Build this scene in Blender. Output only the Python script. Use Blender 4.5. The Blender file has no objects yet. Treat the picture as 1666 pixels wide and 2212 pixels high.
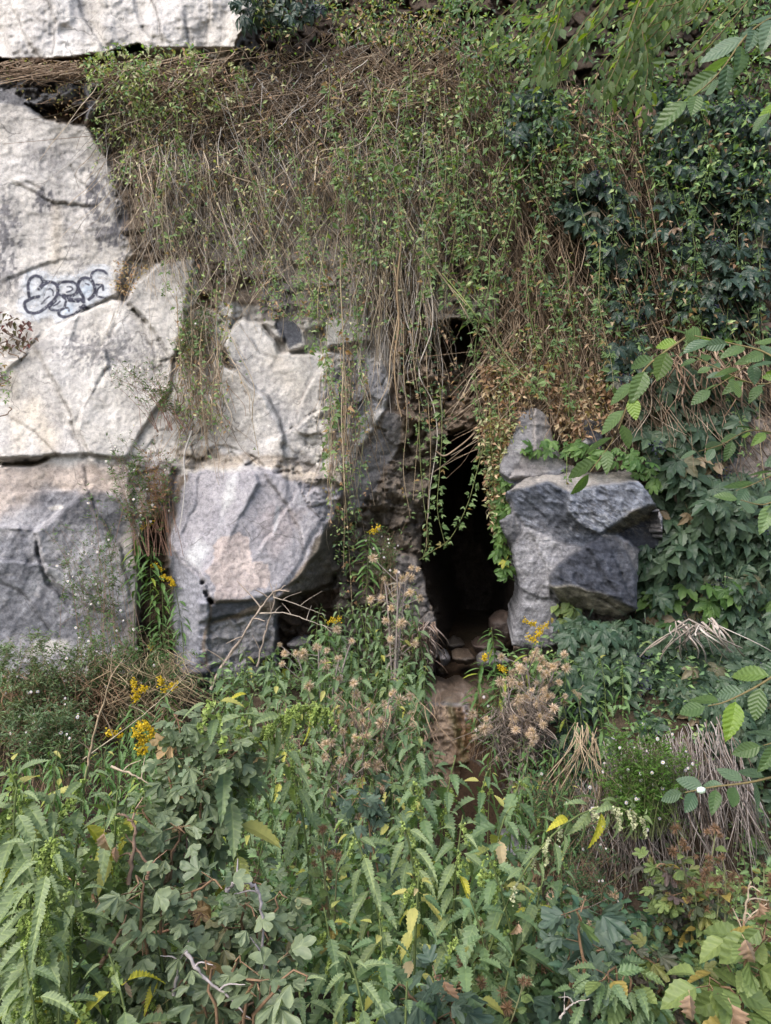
import bpy, math, random
import numpy as np
from mathutils import Vector, Matrix
PI = math.pi
sc = bpy.context.scene
C = sc.collection
rng = np.random.default_rng(7)
random.seed(7)

# ------------------------------------------------------------------ camera, light, exposure
CAMZ, FP = 1.6, 1598.0        # eye height; focal length in units of a 1666 x 2212 frame
cam_d = bpy.data.cameras.new('camera')
cam = bpy.data.objects.new('camera', cam_d); C.objects.link(cam)
cam.location = (0, 0, CAMZ); cam.rotation_euler = (PI/2, 0, 0)
cam_d.sensor_fit = 'VERTICAL'; cam_d.sensor_height = 24.0
cam_d.lens = 24.0 * FP / 2212.0
cam_d.clip_start = 0.05; cam_d.clip_end = 500
sc.camera = cam

world = bpy.data.worlds.new('World'); sc.world = world; world.use_nodes = True
wn = world.node_tree.nodes; wl = world.node_tree.links
bg = wn['Background']; sky = wn.new('ShaderNodeTexSky')
SUN_EL, SUN_AZ = 48.0, 215.0          # azimuth clockwise from +Y (north); the light comes over the left shoulder
sky.sky_type = 'NISHITA'; sky.sun_disc = False
sky.sun_elevation = math.radians(SUN_EL); sky.sun_rotation = math.radians(SUN_AZ)
sky.air_density = 1.0; sky.dust_density = 3.0; sky.ozone_density = 1.0
wl.new(sky.outputs[0], bg.inputs[0]); bg.inputs[1].default_value = 0.15
sun_d = bpy.data.lights.new('sun', 'SUN'); sun_d.energy = 1.45; sun_d.angle = math.radians(50)
sun_d.color = (1.0, 0.975, 0.94)
sun = bpy.data.objects.new('sun', sun_d); C.objects.link(sun)
_a, _e = math.radians(SUN_AZ), math.radians(SUN_EL)
sdir = Vector((math.sin(_a)*math.cos(_e), math.cos(_a)*math.cos(_e), math.sin(_e)))
sun.rotation_euler = sdir.to_track_quat('Z', 'Y').to_euler(); sun.location = (0, 0, 20)
sc.view_settings.view_transform = 'Standard'; sc.view_settings.look = 'None'
sc.view_settings.gamma = 1.0; sc.view_settings.use_curve_mapping = False
sc.view_settings.exposure = 1.08

# ------------------------------------------------------------------ frame <-> place
def P(u, v, Y):
    return Vector(((u-833.0)/FP*Y, Y, CAMZ+(1106.0-v)/FP*Y))
def Pn(u, v, Y):
    return np.stack([(u-833.0)/FP*Y, Y, CAMZ+(1106.0-v)/FP*Y], -1)

# ------------------------------------------------------------------ noise
_perm = np.random.default_rng(3).permutation(4096)
def _h(ix, iy, s):
    return _perm[(_perm[(ix + s*131) & 4095] + iy) & 4095] / 4095.0
def vnoise(x, y, s=0):
    x = np.asarray(x, float); y = np.asarray(y, float)
    ix = np.floor(x).astype(int); iy = np.floor(y).astype(int)
    fx = x-ix; fy = y-iy
    fx = fx*fx*fx*(fx*(fx*6-15)+10); fy = fy*fy*fy*(fy*(fy*6-15)+10)
    a = _h(ix, iy, s); b = _h(ix+1, iy, s); c = _h(ix, iy+1, s); d = _h(ix+1, iy+1, s)
    return (a*(1-fx)+b*fx)*(1-fy)+(c*(1-fx)+d*fx)*fy
def fbm(x, y, s=0, o=4):
    r = 0; a = 1; t = 0
    for i in range(o):
        r = r+a*(vnoise(x*2**i+17.3*i, y*2**i+9.1*i, s+i)-0.5); t += a; a *= 0.5
    return r/t*2
def sstep(a, b, x):
    t = np.clip((x-a)/(b-a), 0, 1); return t*t*(3-2*t)
def ridged(x, y, s=0, o=4):
    r = 0; a = 1; t = 0
    for i in range(o):
        r = r+a*(1-np.abs(2*vnoise(x*2**i+3.3*i, y*2**i+5.1*i, s+i)-1)); t += a; a *= 0.5
    return r/t
def worley(x, y, s=0):
    # returns nearest-cell offset height (blocky) and edge distance
    ix = np.floor(x).astype(int); iy = np.floor(y).astype(int)
    d1 = np.full(x.shape, 9.0); d2 = np.full(x.shape, 9.0); hv = np.zeros(x.shape)
    for dx in (-1, 0, 1):
        for dy in (-1, 0, 1):
            cx = ix+dx; cy = iy+dy
            px = cx+_h(cx, cy, s); py = cy+_h(cx, cy, s+1)
            d = np.hypot(x-px, y-py); h = _h(cx, cy, s+2)
            sx = _h(cx, cy, s+3)-.5; sy = _h(cx, cy, s+4)-.5
            hh = h+1.2*(sx*(x-px)+sy*(y-py))
            nearer = d < d1
            d2 = np.where(nearer, d1, np.minimum(d2, d))
            hv = np.where(nearer, hh, hv); d1 = np.where(nearer, d, d1)
    return hv, d2-d1
def inside(poly, U, V):
    r = np.zeros(U.shape, bool); n = len(poly)
    for i in range(n):
        x1, y1 = poly[i][:2]; x2, y2 = poly[(i+1) % n][:2]
        if y1 == y2: continue
        c = ((y1 > V) != (y2 > V)) & (U < (x2-x1)*(V-y1)/(y2-y1)+x1)
        r ^= c
    return r
def polydist(pts, U, V, closed=False):
    """distance to a polyline and the signed side of the nearest segment"""
    d = np.full(U.shape, 1e9); s = np.zeros(U.shape); n = len(pts)
    for i in range(n if closed else n-1):
        x1, y1 = pts[i][:2]; x2, y2 = pts[(i+1) % n][:2]
        dx, dy = x2-x1, y2-y1; L = dx*dx+dy*dy+1e-9
        t = np.clip(((U-x1)*dx+(V-y1)*dy)/L, 0, 1)
        q = np.hypot(U-x1-t*dx, V-y1-t*dy); sg = np.sign((U-x1)*dy-(V-y1)*dx)
        m = q < d; d = np.where(m, q, d); s = np.where(m, sg, s)
    return d, s
def plane(poly):
    A = np.array([[p[0], p[1], 1] for p in poly], float); b = np.array([p[2] for p in poly], float)
    c, *_ = np.linalg.lstsq(A, b, rcond=None); return c
def blur(a, n=1):
    for _ in range(n):
        p = np.pad(a, [(1, 1), (1, 1)]+[(0, 0)]*(a.ndim-2), 'edge')
        a = (p[1:-1, 1:-1]*4+p[:-2, 1:-1]*2+p[2:, 1:-1]*2+p[1:-1, :-2]*2+p[1:-1, 2:]*2
             + p[:-2, :-2]+p[2:, :-2]+p[:-2, 2:]+p[2:, 2:])/16
    return a

# ------------------------------------------------------------------ meshes
def tag(o, label=None, cat=None, group=None, kind=None):
    if label: o['label'] = label
    if cat: o['category'] = cat
    if group: o['group'] = group
    if kind: o['kind'] = kind
    return o
def np_mesh(name, V, F, mat, col=None, smooth=True):
    """V (n,3); F (m,k) with k 3 or 4, or a list of such arrays"""
    me = bpy.data.meshes.new(name)
    Fs = F if isinstance(F, list) else [F]
    Fs = [f for f in Fs if len(f)]
    loops = np.concatenate([f.ravel() for f in Fs]).astype(np.int32)
    tot = np.concatenate([np.full(len(f), f.shape[1]) for f in Fs]).astype(np.int32)
    st = np.concatenate([[0], np.cumsum(tot)[:-1]]).astype(np.int32)
    me.vertices.add(len(V)); me.vertices.foreach_set('co', np.ascontiguousarray(V, np.float32).ravel())
    me.loops.add(len(loops)); me.loops.foreach_set('vertex_index', loops)
    me.polygons.add(len(tot)); me.polygons.foreach_set('loop_start', st); me.polygons.foreach_set('loop_total', tot)
    me.update(calc_edges=True)
    me.polygons.foreach_set('use_smooth', np.full(len(tot), smooth))
    if col is not None:
        at = me.attributes.new('col', 'FLOAT_COLOR', 'POINT')
        c4 = np.ones((len(V), 4), np.float32); c4[:, :3] = col
        at.data.foreach_set('color', c4.ravel())
    if mat: me.materials.append(mat)
    me.validate()
    return me
def obj(name, me, parent=None, loc=None):
    o = bpy.data.objects.new(name, me); C.objects.link(o)
    if parent: o.parent = parent
    if loc is not None: o.location = loc
    return o
def thing(name, label, cat, loc=(0, 0, 0), group=None):
    o = bpy.data.objects.new(name, None); C.objects.link(o); o.location = loc
    o.empty_display_size = 0.1
    return tag(o, label, cat, group)
class MB:
    """collects vertices and faces (with one colour per vertex) for ONE mesh object"""
    def __init__(s): s.v = []; s.f3 = []; s.f4 = []; s.c = []; s.n = 0
    def add(s, V, F, col=(1, 1, 1)):
        V = np.asarray(V, float); F = np.asarray(F, int)
        s.v.append(V); (s.f4 if F.shape[1] == 4 else s.f3).append(F+s.n); s.n += len(V)
        c = np.empty((len(V), 3)); c[:] = col; s.c.append(c)
    def mesh(s, name, mat, origin=None, smooth=True):
        V = np.concatenate(s.v)
        if origin is not None: V = V-np.array(origin)
        F = []
        if s.f3: F.append(np.concatenate(s.f3))
        if s.f4: F.append(np.concatenate(s.f4))
        return np_mesh(name, V, F, mat, np.concatenate(s.c), smooth)
def tubes(PL, R, sides=3):
    """PL (k,n,3) polylines, R (k,n) radii -> vertices, quads"""
    k, n, _ = PL.shape
    T = np.gradient(PL, axis=1); T /= np.linalg.norm(T, axis=-1, keepdims=True)+1e-9
    ref = np.where(np.abs(T[..., 2:3]) > 0.9, np.array([1.0, 0, 0]), np.array([0, 0, 1.0]))
    A = np.cross(T, ref); A /= np.linalg.norm(A, axis=-1, keepdims=True)+1e-9
    B = np.cross(T, A)
    an = np.arange(sides)*2*PI/sides
    V = PL[:, :, None]+R[:, :, None, None]*(A[:, :, None]*np.cos(an)[:, None]+B[:, :, None]*np.sin(an)[:, None])
    V = V.reshape(-1, 3)
    i = np.arange(k)[:, None, None]*n*sides; j = np.arange(n-1)[:, None]*sides; s = np.arange(sides)
    a = i+j+s; b = i+j+(s+1) % sides
    F = np.stack([a, b, b+sides, a+sides], -1).reshape(-1, 4)
    return V, F
def tube(mb, pts, r0, r1, sides=5, col=(1, 1, 1), sub=1):
    pts = np.array([tuple(p) for p in pts], float)
    if sub > 1: pts = spline(pts, sub)
    R = np.linspace(r0, r1, len(pts))[None]
    V, F = tubes(pts[None], R, sides); mb.add(V, F, col)
def spline(p, sub):
    p = np.asarray(p, float); n = len(p)
    q = np.vstack([2*p[0]-p[1], p, 2*p[-1]-p[-2]]); out = []
    for i in range(n-1):
        a, b, c, d = q[i], q[i+1], q[i+2], q[i+3]
        for t in np.arange(sub)/sub:
            out.append(0.5*(2*b+(c-a)*t+(2*a-5*b+4*c-d)*t*t+(3*b-a-3*c+d)*t**3))
    out.append(p[-1]); return np.array(out)
def frames(D, N):
    """rotation matrices (k,3,3): columns = side, D (leaf axis), N (normal)"""
    D = D/(np.linalg.norm(D, axis=-1, keepdims=True)+1e-9)
    X = np.cross(D, N); X /= np.linalg.norm(X, axis=-1, keepdims=True)+1e-9
    Z = np.cross(X, D)
    return np.stack([X, D, Z], -1)
def scatter(mb, tmpl, pos, R, size, col):
    """template (V,F) placed k times into a builder"""
    V, F = tmpl[:2]; k = len(pos); n = len(V)
    if k == 0: return
    W = np.einsum('kij,nj->kni', R, V)*np.asarray(size).reshape(-1, 1, 1)+pos[:, None]
    G = (F[None]+(np.arange(k)*n)[:, None, None]).reshape(-1, F.shape[1])
    c = np.broadcast_to(np.asarray(col)[:, None] if np.ndim(col) == 2 else np.array(col)[None, None], (k, n, 3))
    if len(tmpl) > 2: c = c*np.asarray(tmpl[2])[None, :, None]
    mb.add(W.reshape(-1, 3), G, c.reshape(-1, 3))

# ------------------------------------------------------------------ materials
def nt(m):
    m.use_nodes = True; t = m.node_tree; return t, t.nodes, t.links
def _mix(N, L, a, b, f, mode='MIX'):
    n = N.new('ShaderNodeMix'); n.data_type = 'RGBA'; n.blend_type = mode
    for s, x in ((n.inputs[0], f), (n.inputs[6], a), (n.inputs[7], b)):
        if hasattr(x, 'is_output'): L.new(x, s)
        elif isinstance(x, (int, float)): s.default_value = x
        else: s.default_value = (*x, 1)
    return n.outputs[2]
def _ramp(N, L, src, p0, c0, p1, c1):
    n = N.new('ShaderNodeValToRGB'); L.new(src, n.inputs[0])
    n.color_ramp.elements[0].position = p0; n.color_ramp.elements[1].position = p1
    n.color_ramp.elements[0].color = (*c0, 1); n.color_ramp.elements[1].color = (*c1, 1)
    return n.outputs[0]
def _noise(N, L, scale, detail=6, rough=.6, vec=None, dist=0):
    n = N.new('ShaderNodeTexNoise'); n.inputs['Scale'].default_value = scale
    n.inputs['Detail'].default_value = detail; n.inputs['Roughness'].default_value = rough
    n.inputs['Distortion'].default_value = dist
    if vec: L.new(vec, n.inputs['Vector'])
    return n.outputs[0]
def rock_mat(name, bump=0.5, wet=False, speck=0.35, band=0.0):
    m = bpy.data.materials.new(name); t, N, L = nt(m); b = N['Principled BSDF']
    at = N.new('ShaderNodeAttribute'); at.attribute_name = 'col'
    tc = N.new('ShaderNodeTexCoord'); ob = tc.outputs['Object']
    n1 = _noise(N, L, 3.0, 8, .65, ob, .4); n2 = _noise(N, L, 26, 8, .7, ob); n3 = _noise(N, L, 90, 4, .7, ob)
    c = _mix(N, L, at.outputs[0], _ramp(N, L, n1, .3, (.72, .72, .75), .7, (1.2, 1.19, 1.17)), .8, 'MULTIPLY')
    c = _mix(N, L, c, _ramp(N, L, n2, .36, (.62, .62, .64), .58, (1.10, 1.10, 1.10)), .7, 'MULTIPLY')
    c = _mix(N, L, c, _ramp(N, L, n3, .34, (.7, .7, .72), .52, (1.05, 1.05, 1.05)), .5, 'MULTIPLY')
    # crisp flecks, denser where the stone is stained darker
    bw = N.new('ShaderNodeRGBToBW'); L.new(at.outputs[0], bw.inputs[0]); n5 = _noise(N, L, 38, 7, .75, ob)
    th = N.new('ShaderNodeMath'); th.operation = 'MULTIPLY_ADD'; L.new(bw.outputs[0], th.inputs[0]); th.inputs[1].default_value = .30; L.new(n5, th.inputs[2])
    c = _mix(N, L, c, _ramp(N, L, th.outputs[0], .52, (.56, .56, .59), .58, (1, 1, 1)), .55, 'MULTIPLY')
    if band:
        mp = N.new('ShaderNodeMapping'); mp.inputs['Rotation'].default_value = (0, math.radians(32), 0); mp.inputs['Scale'].default_value = (3, 8, 34); L.new(ob, mp.inputs[0])
        nb = _noise(N, L, 1.0, 6, .65, mp.outputs[0], .6)
        c = _mix(N, L, c, _ramp(N, L, nb, .38, (.58, .58, .60), .60, (1.28, 1.27, 1.24)), band, 'MULTIPLY')
    # small dark pits and lichen flecks
    vz = N.new('ShaderNodeTexVoronoi'); vz.inputs['Scale'].default_value = 42; L.new(ob, vz.inputs['Vector'])
    sp = _ramp(N, L, vz.outputs[0], .10, (1, 1, 1), .2, (0, 0, 0))
    msk = _ramp(N, L, _noise(N, L, 5.5, 4, .6, ob), .5, (0, 0, 0), .64, (1, 1, 1))
    mm = N.new('ShaderNodeMath'); mm.operation = 'MULTIPLY'; L.new(sp, mm.inputs[0]); L.new(msk, mm.inputs[1])
    m2 = N.new('ShaderNodeMath'); m2.operation = 'MULTIPLY'; L.new(mm.outputs[0], m2.inputs[0]); m2.inputs[1].default_value = speck*2
    c = _mix(N, L, c, (.10, .10, .11), m2.outputs[0])
    # hairline cracks
    wv = N.new('ShaderNodeMix'); wv.data_type = 'VECTOR'; wv.inputs[0].default_value = .18
    nw = N.new('ShaderNodeTexNoise'); nw.inputs['Scale'].default_value = 3.5; nw.inputs['Detail'].default_value = 6; L.new(ob, nw.inputs['Vector'])
    L.new(ob, wv.inputs[4]); L.new(nw.outputs[1], wv.inputs[5])
    ve = N.new('ShaderNodeTexVoronoi'); ve.feature = 'DISTANCE_TO_EDGE'; ve.inputs['Scale'].default_value = 2.6; L.new(wv.outputs[1], ve.inputs['Vector'])
    ce = _ramp(N, L, ve.outputs[0], .004, (1, 1, 1), .012, (0, 0, 0))
    cm = _ramp(N, L, _noise(N, L, 1.7, 3, .6, ob), .50, (0, 0, 0), .58, (1, 1, 1))
    cc = N.new('ShaderNodeMath'); cc.operation = 'MULTIPLY'; L.new(ce, cc.inputs[0]); L.new(cm, cc.inputs[1])
    ck = N.new('ShaderNodeMath'); ck.operation = 'MULTIPLY'; L.new(cc.outputs[0], ck.inputs[0]); ck.inputs[1].default_value = .55
    c = _mix(N, L, c, (.09, .085, .08), ck.outputs[0])
    L.new(c, b.inputs['Base Color'])
    b.inputs['Roughness'].default_value = .35 if wet else .92
    b.inputs['Specular IOR Level'].default_value = .5 if wet else .2
    bp = N.new('ShaderNodeBump'); bp.inputs['Strength'].default_value = bump; bp.inputs['Distance'].default_value = .03
    ad = N.new('ShaderNodeMath'); ad.operation = 'MULTIPLY_ADD'; L.new(n3, ad.inputs[0]); ad.inputs[1].default_value = .6; L.new(n2, ad.inputs[2])
    L.new(ad.outputs[0], bp.inputs['Height']); L.new(bp.outputs[0], b.inputs['Normal'])
    return m
def leaf_shader(N, L, out, color, rough=.5, trans=.3, bumpsrc=None):
    b = N['Principled BSDF']; L.new(color, b.inputs['Base Color']); b.inputs['Roughness'].default_value = rough
    b.inputs['Specular IOR Level'].default_value = .35
    tr = N.new('ShaderNodeBsdfTranslucent'); ms = N.new('ShaderNodeMixShader'); ms.inputs[0].default_value = trans
    tcol = _mix(N, L, color, (1.3, 1.5, .5), 1.0, 'MULTIPLY')
    L.new(tcol, tr.inputs[0]); L.new(b.outputs[0], ms.inputs[1]); L.new(tr.outputs[0], ms.inputs[2])
    L.new(ms.outputs[0], N['Material Output'].inputs[0])
    if bumpsrc is not None:
        bp = N.new('ShaderNodeBump'); bp.inputs['Strength'].default_value = .25; bp.inputs['Distance'].default_value = .004
        L.new(bumpsrc, bp.inputs['Height']); L.new(bp.outputs[0], b.inputs['Normal'])
def leaf_mat(name, dark, light, old=(.35, .30, .05), oldp=.96, rough=.5, trans=.3, vein=.35, vk=14.0):
    """colour varies per leaf object; midrib and side veins follow the leaf's own axes"""
    ds = lambda q: tuple(x*.84+.16*(q[0]*.3+q[1]*.6+q[2]*.1) for x in q); dark, light = ds(dark), ds(light)
    m = bpy.data.materials.new(name); t, N, L = nt(m)
    oi = N.new('ShaderNodeObjectInfo'); rnd = oi.outputs['Random']
    r = N.new('ShaderNodeValToRGB'); L.new(rnd, r.inputs[0]); e = r.color_ramp.elements
    e[0].position = 0; e[0].color = (*dark, 1); e[1].position = oldp-.03; e[1].color = (*light, 1)
    q = e.new(oldp); q.color = (*old, 1)
    c = r.outputs[0]
    tc = N.new('ShaderNodeTexCoord'); ob = tc.outputs['Object']
    sx = N.new('ShaderNodeSeparateXYZ'); L.new(ob, sx.inputs[0])
    ab = N.new('ShaderNodeMath'); ab.operation = 'ABSOLUTE'; L.new(sx.outputs[0], ab.inputs[0])
    # midrib
    rib = N.new('ShaderNodeMapRange'); L.new(ab.outputs[0], rib.inputs[0]); rib.inputs[1].default_value = 0.008
    rib.inputs[2].default_value = .03; rib.inputs[3].default_value = 1; rib.inputs[4].default_value = 0
    # side veins: sin((y - |x|*0.9)*k)
    ma = N.new('ShaderNodeMath'); ma.operation = 'MULTIPLY_ADD'; L.new(ab.outputs[0], ma.inputs[0]); ma.inputs[1].default_value = -0.8; L.new(sx.outputs[1], ma.inputs[2])
    mk = N.new('ShaderNodeMath'); mk.operation = 'MULTIPLY'; L.new(ma.outputs[0], mk.inputs[0]); mk.inputs[1].default_value = vk*2*PI/2
    sn = N.new('ShaderNodeMath'); sn.operation = 'SINE'; L.new(mk.outputs[0], sn.inputs[0])
    vr = N.new('ShaderNodeMapRange'); L.new(sn.outputs[0], vr.inputs[0]); vr.inputs[1].default_value = .75; vr.inputs[2].default_value = 1.0
    mx = N.new('ShaderNodeMath'); mx.operation = 'MAXIMUM'; L.new(rib.outputs[0], mx.inputs[0]); L.new(vr.outputs[0], mx.inputs[1])
    fk = N.new('ShaderNodeMath'); fk.operation = 'MULTIPLY'; L.new(mx.outputs[0], fk.inputs[0]); fk.inputs[1].default_value = vein
    c2 = _mix(N, L, c, (1.45, 1.4, 1.2), 1.0, 'MULTIPLY')
    c = _mix(N, L, c, c2, fk.outputs[0])
    blot = _ramp(N, L, _noise(N, L, 4, 4, .6, ob), .3, (.78, .8, .8), .7, (1.15, 1.12, 1.0))
    c = _mix(N, L, c, blot, .8, 'MULTIPLY')
    leaf_shader(N, L, None, c, rough, trans, sn.outputs[0] if vein > 0 else None)
    return m
def col_leaf_mat(name, rough=.55, trans=.3):
    m = bpy.data.materials.new(name); t, N, L = nt(m)
    at = N.new('ShaderNodeAttribute'); at.attribute_name = 'col'
    leaf_shader(N, L, None, at.outputs[0], rough, trans); return m
def bark_mat(name, colr=None, rough=.85, scale=60):
    """stems, twigs and dry matter: vertex colour (or one colour) broken up by grain"""
    m = bpy.data.materials.new(name); t, N, L = nt(m); b = N['Principled BSDF']
    tc = N.new('ShaderNodeTexCoord')
    g = _ramp(N, L, _noise(N, L, scale, 5, .6, tc.outputs['Object']), .3, (.65, .65, .65), .7, (1.25, 1.22, 1.18))
    if colr is None:
        at = N.new('ShaderNodeAttribute'); at.attribute_name = 'col'; src = at.outputs[0]
        c = _mix(N, L, src, g, .8, 'MULTIPLY')
    else: c = _mix(N, L, colr, g, .8, 'MULTIPLY')
    L.new(c, b.inputs['Base Color']); b.inputs['Roughness'].default_value = rough
    b.inputs['Specular IOR Level'].default_value = .25
    return m
M_ROCK = rock_mat('cliff_rock', .55)
M_BOULDER = rock_mat('boulder_rock', .9, speck=.15, band=.45)
M_WET = rock_mat('wet_rock', .6, wet=True, speck=.1)
M_STEM = bark_mat('stems')
M_LEAFC = col_leaf_mat('small_leaves')
# ------------------------------------------------------------------ terrain
def H(x, Y):
    x = np.asarray(x, float); Y = np.asarray(Y, float)
    w = .25*fbm(x*.5+4, Y*.5, 31, 3)
    y = Y+w
    h = -1.55*sstep(2.3, 4.3, y)
    up = sstep(5.6, 6.9, y+.25*fbm(x*.9, x*0+3, 41, 2)+.25*sstep(0.8, 2.5, x))
    h = h*(1-up)+up*(-.08+.10*sstep(.2, 2, x))
    # stream channel
    cx = .62+.1*np.sin(Y*1.3); ch = np.exp(-((x-cx)/.33)**2)
    h = h-.13*ch*sstep(5.2, 6.2, Y)*(1-sstep(9, 12, Y))
    h = h+.06*fbm(x*1.3, Y*1.3, 51, 4)+.02*fbm(x*7, Y*7, 52, 3)*sstep(1.0, 3.0, Y)
    return h
def zH(x, Y): return float(H(np.array([x]), np.array([Y]))[0])
def spread(lo, dlo, dhi, hi, step, big):
    a = [dlo]; s = step
    while a[-1] > lo: s *= big; a.append(a[-1]-s)
    b = [dhi]; s = step
    while b[-1] < hi: s *= big; b.append(b[-1]+s)
    return np.concatenate([a[::-1], np.arange(dlo+step, dhi-step*.5, step), b])
def grid_faces(nu, nv):
    i = np.arange(nu-1); j = np.arange(nv-1); I, J = np.meshgrid(i, j)
    a = (J*nu+I).ravel(); return np.stack([a, a+1, a+nu+1, a+nu], -1)
gx = spread(-60, -4.2, 4.6, 60, .05, 1.25); gy = spread(-60, 1.0, 12.5, 60, .05, 1.25)
X, Yg = np.meshgrid(gx, gy)
Z = H(X, Yg)
base = np.array([.085, .062, .042]); wetc = np.array([.075, .045, .026]); 
n = fbm(X*3, Yg*3, 61, 4)[..., None]
cx = .62+.1*np.sin(Yg*1.3)
wt = (np.exp(-((X-cx)/.45)**2)*sstep(5, 6, Yg))[..., None]
col = (base*(1-wt)+wetc*wt)*(1+.5*n)+np.array([.03, .035, .01])*np.clip(fbm(X*.8, Yg*.8, 71, 3), 0, 1)[..., None]
me = np_mesh('ground', np.stack([X, Yg, Z], -1).reshape(-1, 3), grid_faces(len(gx), len(gy)), rock_mat('soil', .8, speck=.1), np.clip(col, .01, 1).reshape(-1, 3))
tag(obj('ground', me), 'brown earth dipping into a gully and rising to the cliff foot', None, None, 'structure')

# ------------------------------------------------------------------ cliff: depth and colour over the frame
FAC = []   # (polygon with depths, roughness, sharpness)
def fac(pts, rough=.03, lump=0): FAC.append((pts, rough, lump))
fac([(-2500,-1500,9.6),(4000,-1500,9.6),(4000,1900,7.9),(-2500,1900,7.6)], .10, .10)
fac([(-2500,180,7.5),(0,180,7.75),(900,180,7.95),(900,1500,7.95),(0,1500,7.62),(-2500,1500,7.5)], .06, .05)
fac([(170,950,7.42),(430,940,7.46),(430,1030,7.42),(170,1030,7.36)], .03, .02)
fac([(-2500,-1500,8.6),(600,-1500,8.6),(560,0,7.75),(545,40,7.7),(520,75,7.66),(500,130,7.6),(430,135,7.55),(400,112,7.55),(330,122,7.5),(300,100,7.5),(240,112,7.45),(190,132,7.45),(150,128,7.45),(110,152,7.45),(80,138,7.45),(50,146,7.45),(20,128,7.45),(-2500,120,7.5)], .05)
fac([(-400,130,7.68),(60,142,7.68),(190,120,7.7),(330,112,7.7),(560,100,7.75),(420,200,7.7),(190,190,7.66),(110,165,7.64),(-400,185,7.64)], .08, .06)
fac([(-400,160,7.62),(55,160,7.6),(110,150,7.66),(190,165,7.7),(215,230,7.65),(190,268,7.62),(120,250,7.6),(60,225,7.55),(20,205,7.55),(-400,200,7.5)], .10, .16)
fac([(90,225,7.8),(190,225,7.8),(185,268,7.75),(120,262,7.75)], .1, .1)
fac([(-2500,200,7.2),(0,195,7.45),(40,212,7.46),(100,258,7.48),(190,272,7.5),(235,340,7.55),(275,560,7.72),(255,640,7.75),(200,670,7.72),(140,695,7.7),(80,730,7.65),(40,775,7.62),(-2500,850,7.3)], .03)
fac([(235,340,7.6),(480,330,7.75),(900,380,7.9),(1000,640,8.0),(800,760,7.9),(600,760,7.8),(500,700,7.75),(400,560,7.7),(275,560,7.7)], .06, .05)
fac([(-2500,860,7.2),(40,775,7.45),(100,715,7.5),(240,645,7.55),(275,655,7.55),(350,742,7.55),(378,782,7.6),(372,850,7.55),(352,925,7.5),(318,972,7.44),(190,990,7.33),(0,996,7.28),(-2500,1000,7.0)], .02)
fac([(225,800,7.5),(375,782,7.62),(370,850,7.6),(350,930,7.5),(300,985,7.42),(200,985,7.3),(150,900,7.3)], .02)
fac([(96,788,7.5),(100,715,7.5),(170,678,7.53),(150,738,7.50)], .015)
fac([(150,738,7.47),(230,755,7.5),(240,790,7.5),(180,880,7.42),(165,930,7.4),(150,895,7.42),(125,840,7.44),(96,788,7.48)], .015)
fac([(240,648,7.55),(275,655,7.55),(350,742,7.57),(378,782,7.6),(300,800,7.56),(240,790,7.52),(230,755,7.52)], .015)
fac([(-60,880,7.35),(60,870,7.4),(120,900,7.38),(165,950,7.36),(190,985,7.3),(0,990,7.2)], .015)
fac([(275,652,7.5),(290,612,7.5),(330,578,7.52),(360,558,7.55),(412,565,7.62),(425,640,7.6),(395,720,7.55),(378,785,7.5),(350,742,7.45)], .02)
fac([(420,560,7.75),(520,560,7.75),(500,700,7.6),(480,800,7.6),(400,960,7.6),(385,860,7.6),(400,700,7.7)], .06, .08)
fac([(480,740,7.42),(520,685,7.45),(560,700,7.5),(600,762,7.5),(560,850,7.4),(505,800,7.35)], .02)
fac([(505,800,7.36),(560,850,7.34),(605,905,7.36),(614,940,7.38),(614,1012,7.4),(560,1000,7.4),(400,962,7.5),(400,900,7.5),(480,790,7.42)], .02)
fac([(600,762,7.5),(700,762,7.6),(705,820,7.6),(690,880,7.52),(612,937,7.38),(605,905,7.38),(560,850,7.42)], .02)
fac([(700,762,7.55),(830,780,7.75),(850,840,7.72),(830,890,7.6),(790,960,7.5),(745,1010,7.45),(690,1030,7.42),(612,1010,7.38),(612,937,7.4),(690,880,7.45)], .04, .05)
fac([(345,780,7.56),(400,760,7.6),(480,800,7.5),(420,975,7.42),(300,1015,7.42),(255,1000,7.38),(318,960,7.45),(350,925,7.5),(370,850,7.58)], .03, .03)
fac([(560,565,7.75),(620,600,7.7),(690,610,7.75),(780,600,7.8),(800,680,7.8),(700,700,7.75),(600,740,7.65),(560,690,7.6)], .04, .05)
fac([(590,690,7.72),(640,670,7.74),(665,745,7.66),(620,760,7.6)], .03)
fac([(700,690,7.7),(790,680,7.8),(800,740,7.75),(700,750,7.65)], .02)
fac([(380,962,7.46),(480,960,7.42),(560,990,7.4),(700,1000,7.4),(742,1012,7.4),(740,1050,7.35),(640,1040,7.3),(540,1012,7.3),(400,1022,7.35)], .09, .08)
fac([(-2500,1000,7.0),(0,1000,7.32),(60,1004,7.32),(112,993,7.33),(160,983,7.34),(205,992,7.35),(235,1006,7.36),(262,1010,7.38),(300,1060,7.4),(300,1250,7.42),(300,1600,7.5),(200,1600,7.45),(-2500,1600,7.2)], .02)
fac([(-2500,1150,6.85),(0,1140,7.2),(80,1150,7.22),(85,1200,7.3),(100,1260,7.3),(170,1330,7.33),(150,1600,7.4),(-2500,1600,7.1)], .03, .0)
fac([(200,1050,7.25),(300,1090,7.42),(300,1250,7.45),(280,1600,7.5),(150,1600,7.4),(170,1330,7.34),(100,1240,7.22),(80,1150,7.18)], .03)
fac([(265,1000,7.45),(400,1000,7.42),(380,1100,7.42),(358,1165,7.48),(290,1200,7.48),(290,1060,7.4)], .04, .03)
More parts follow.
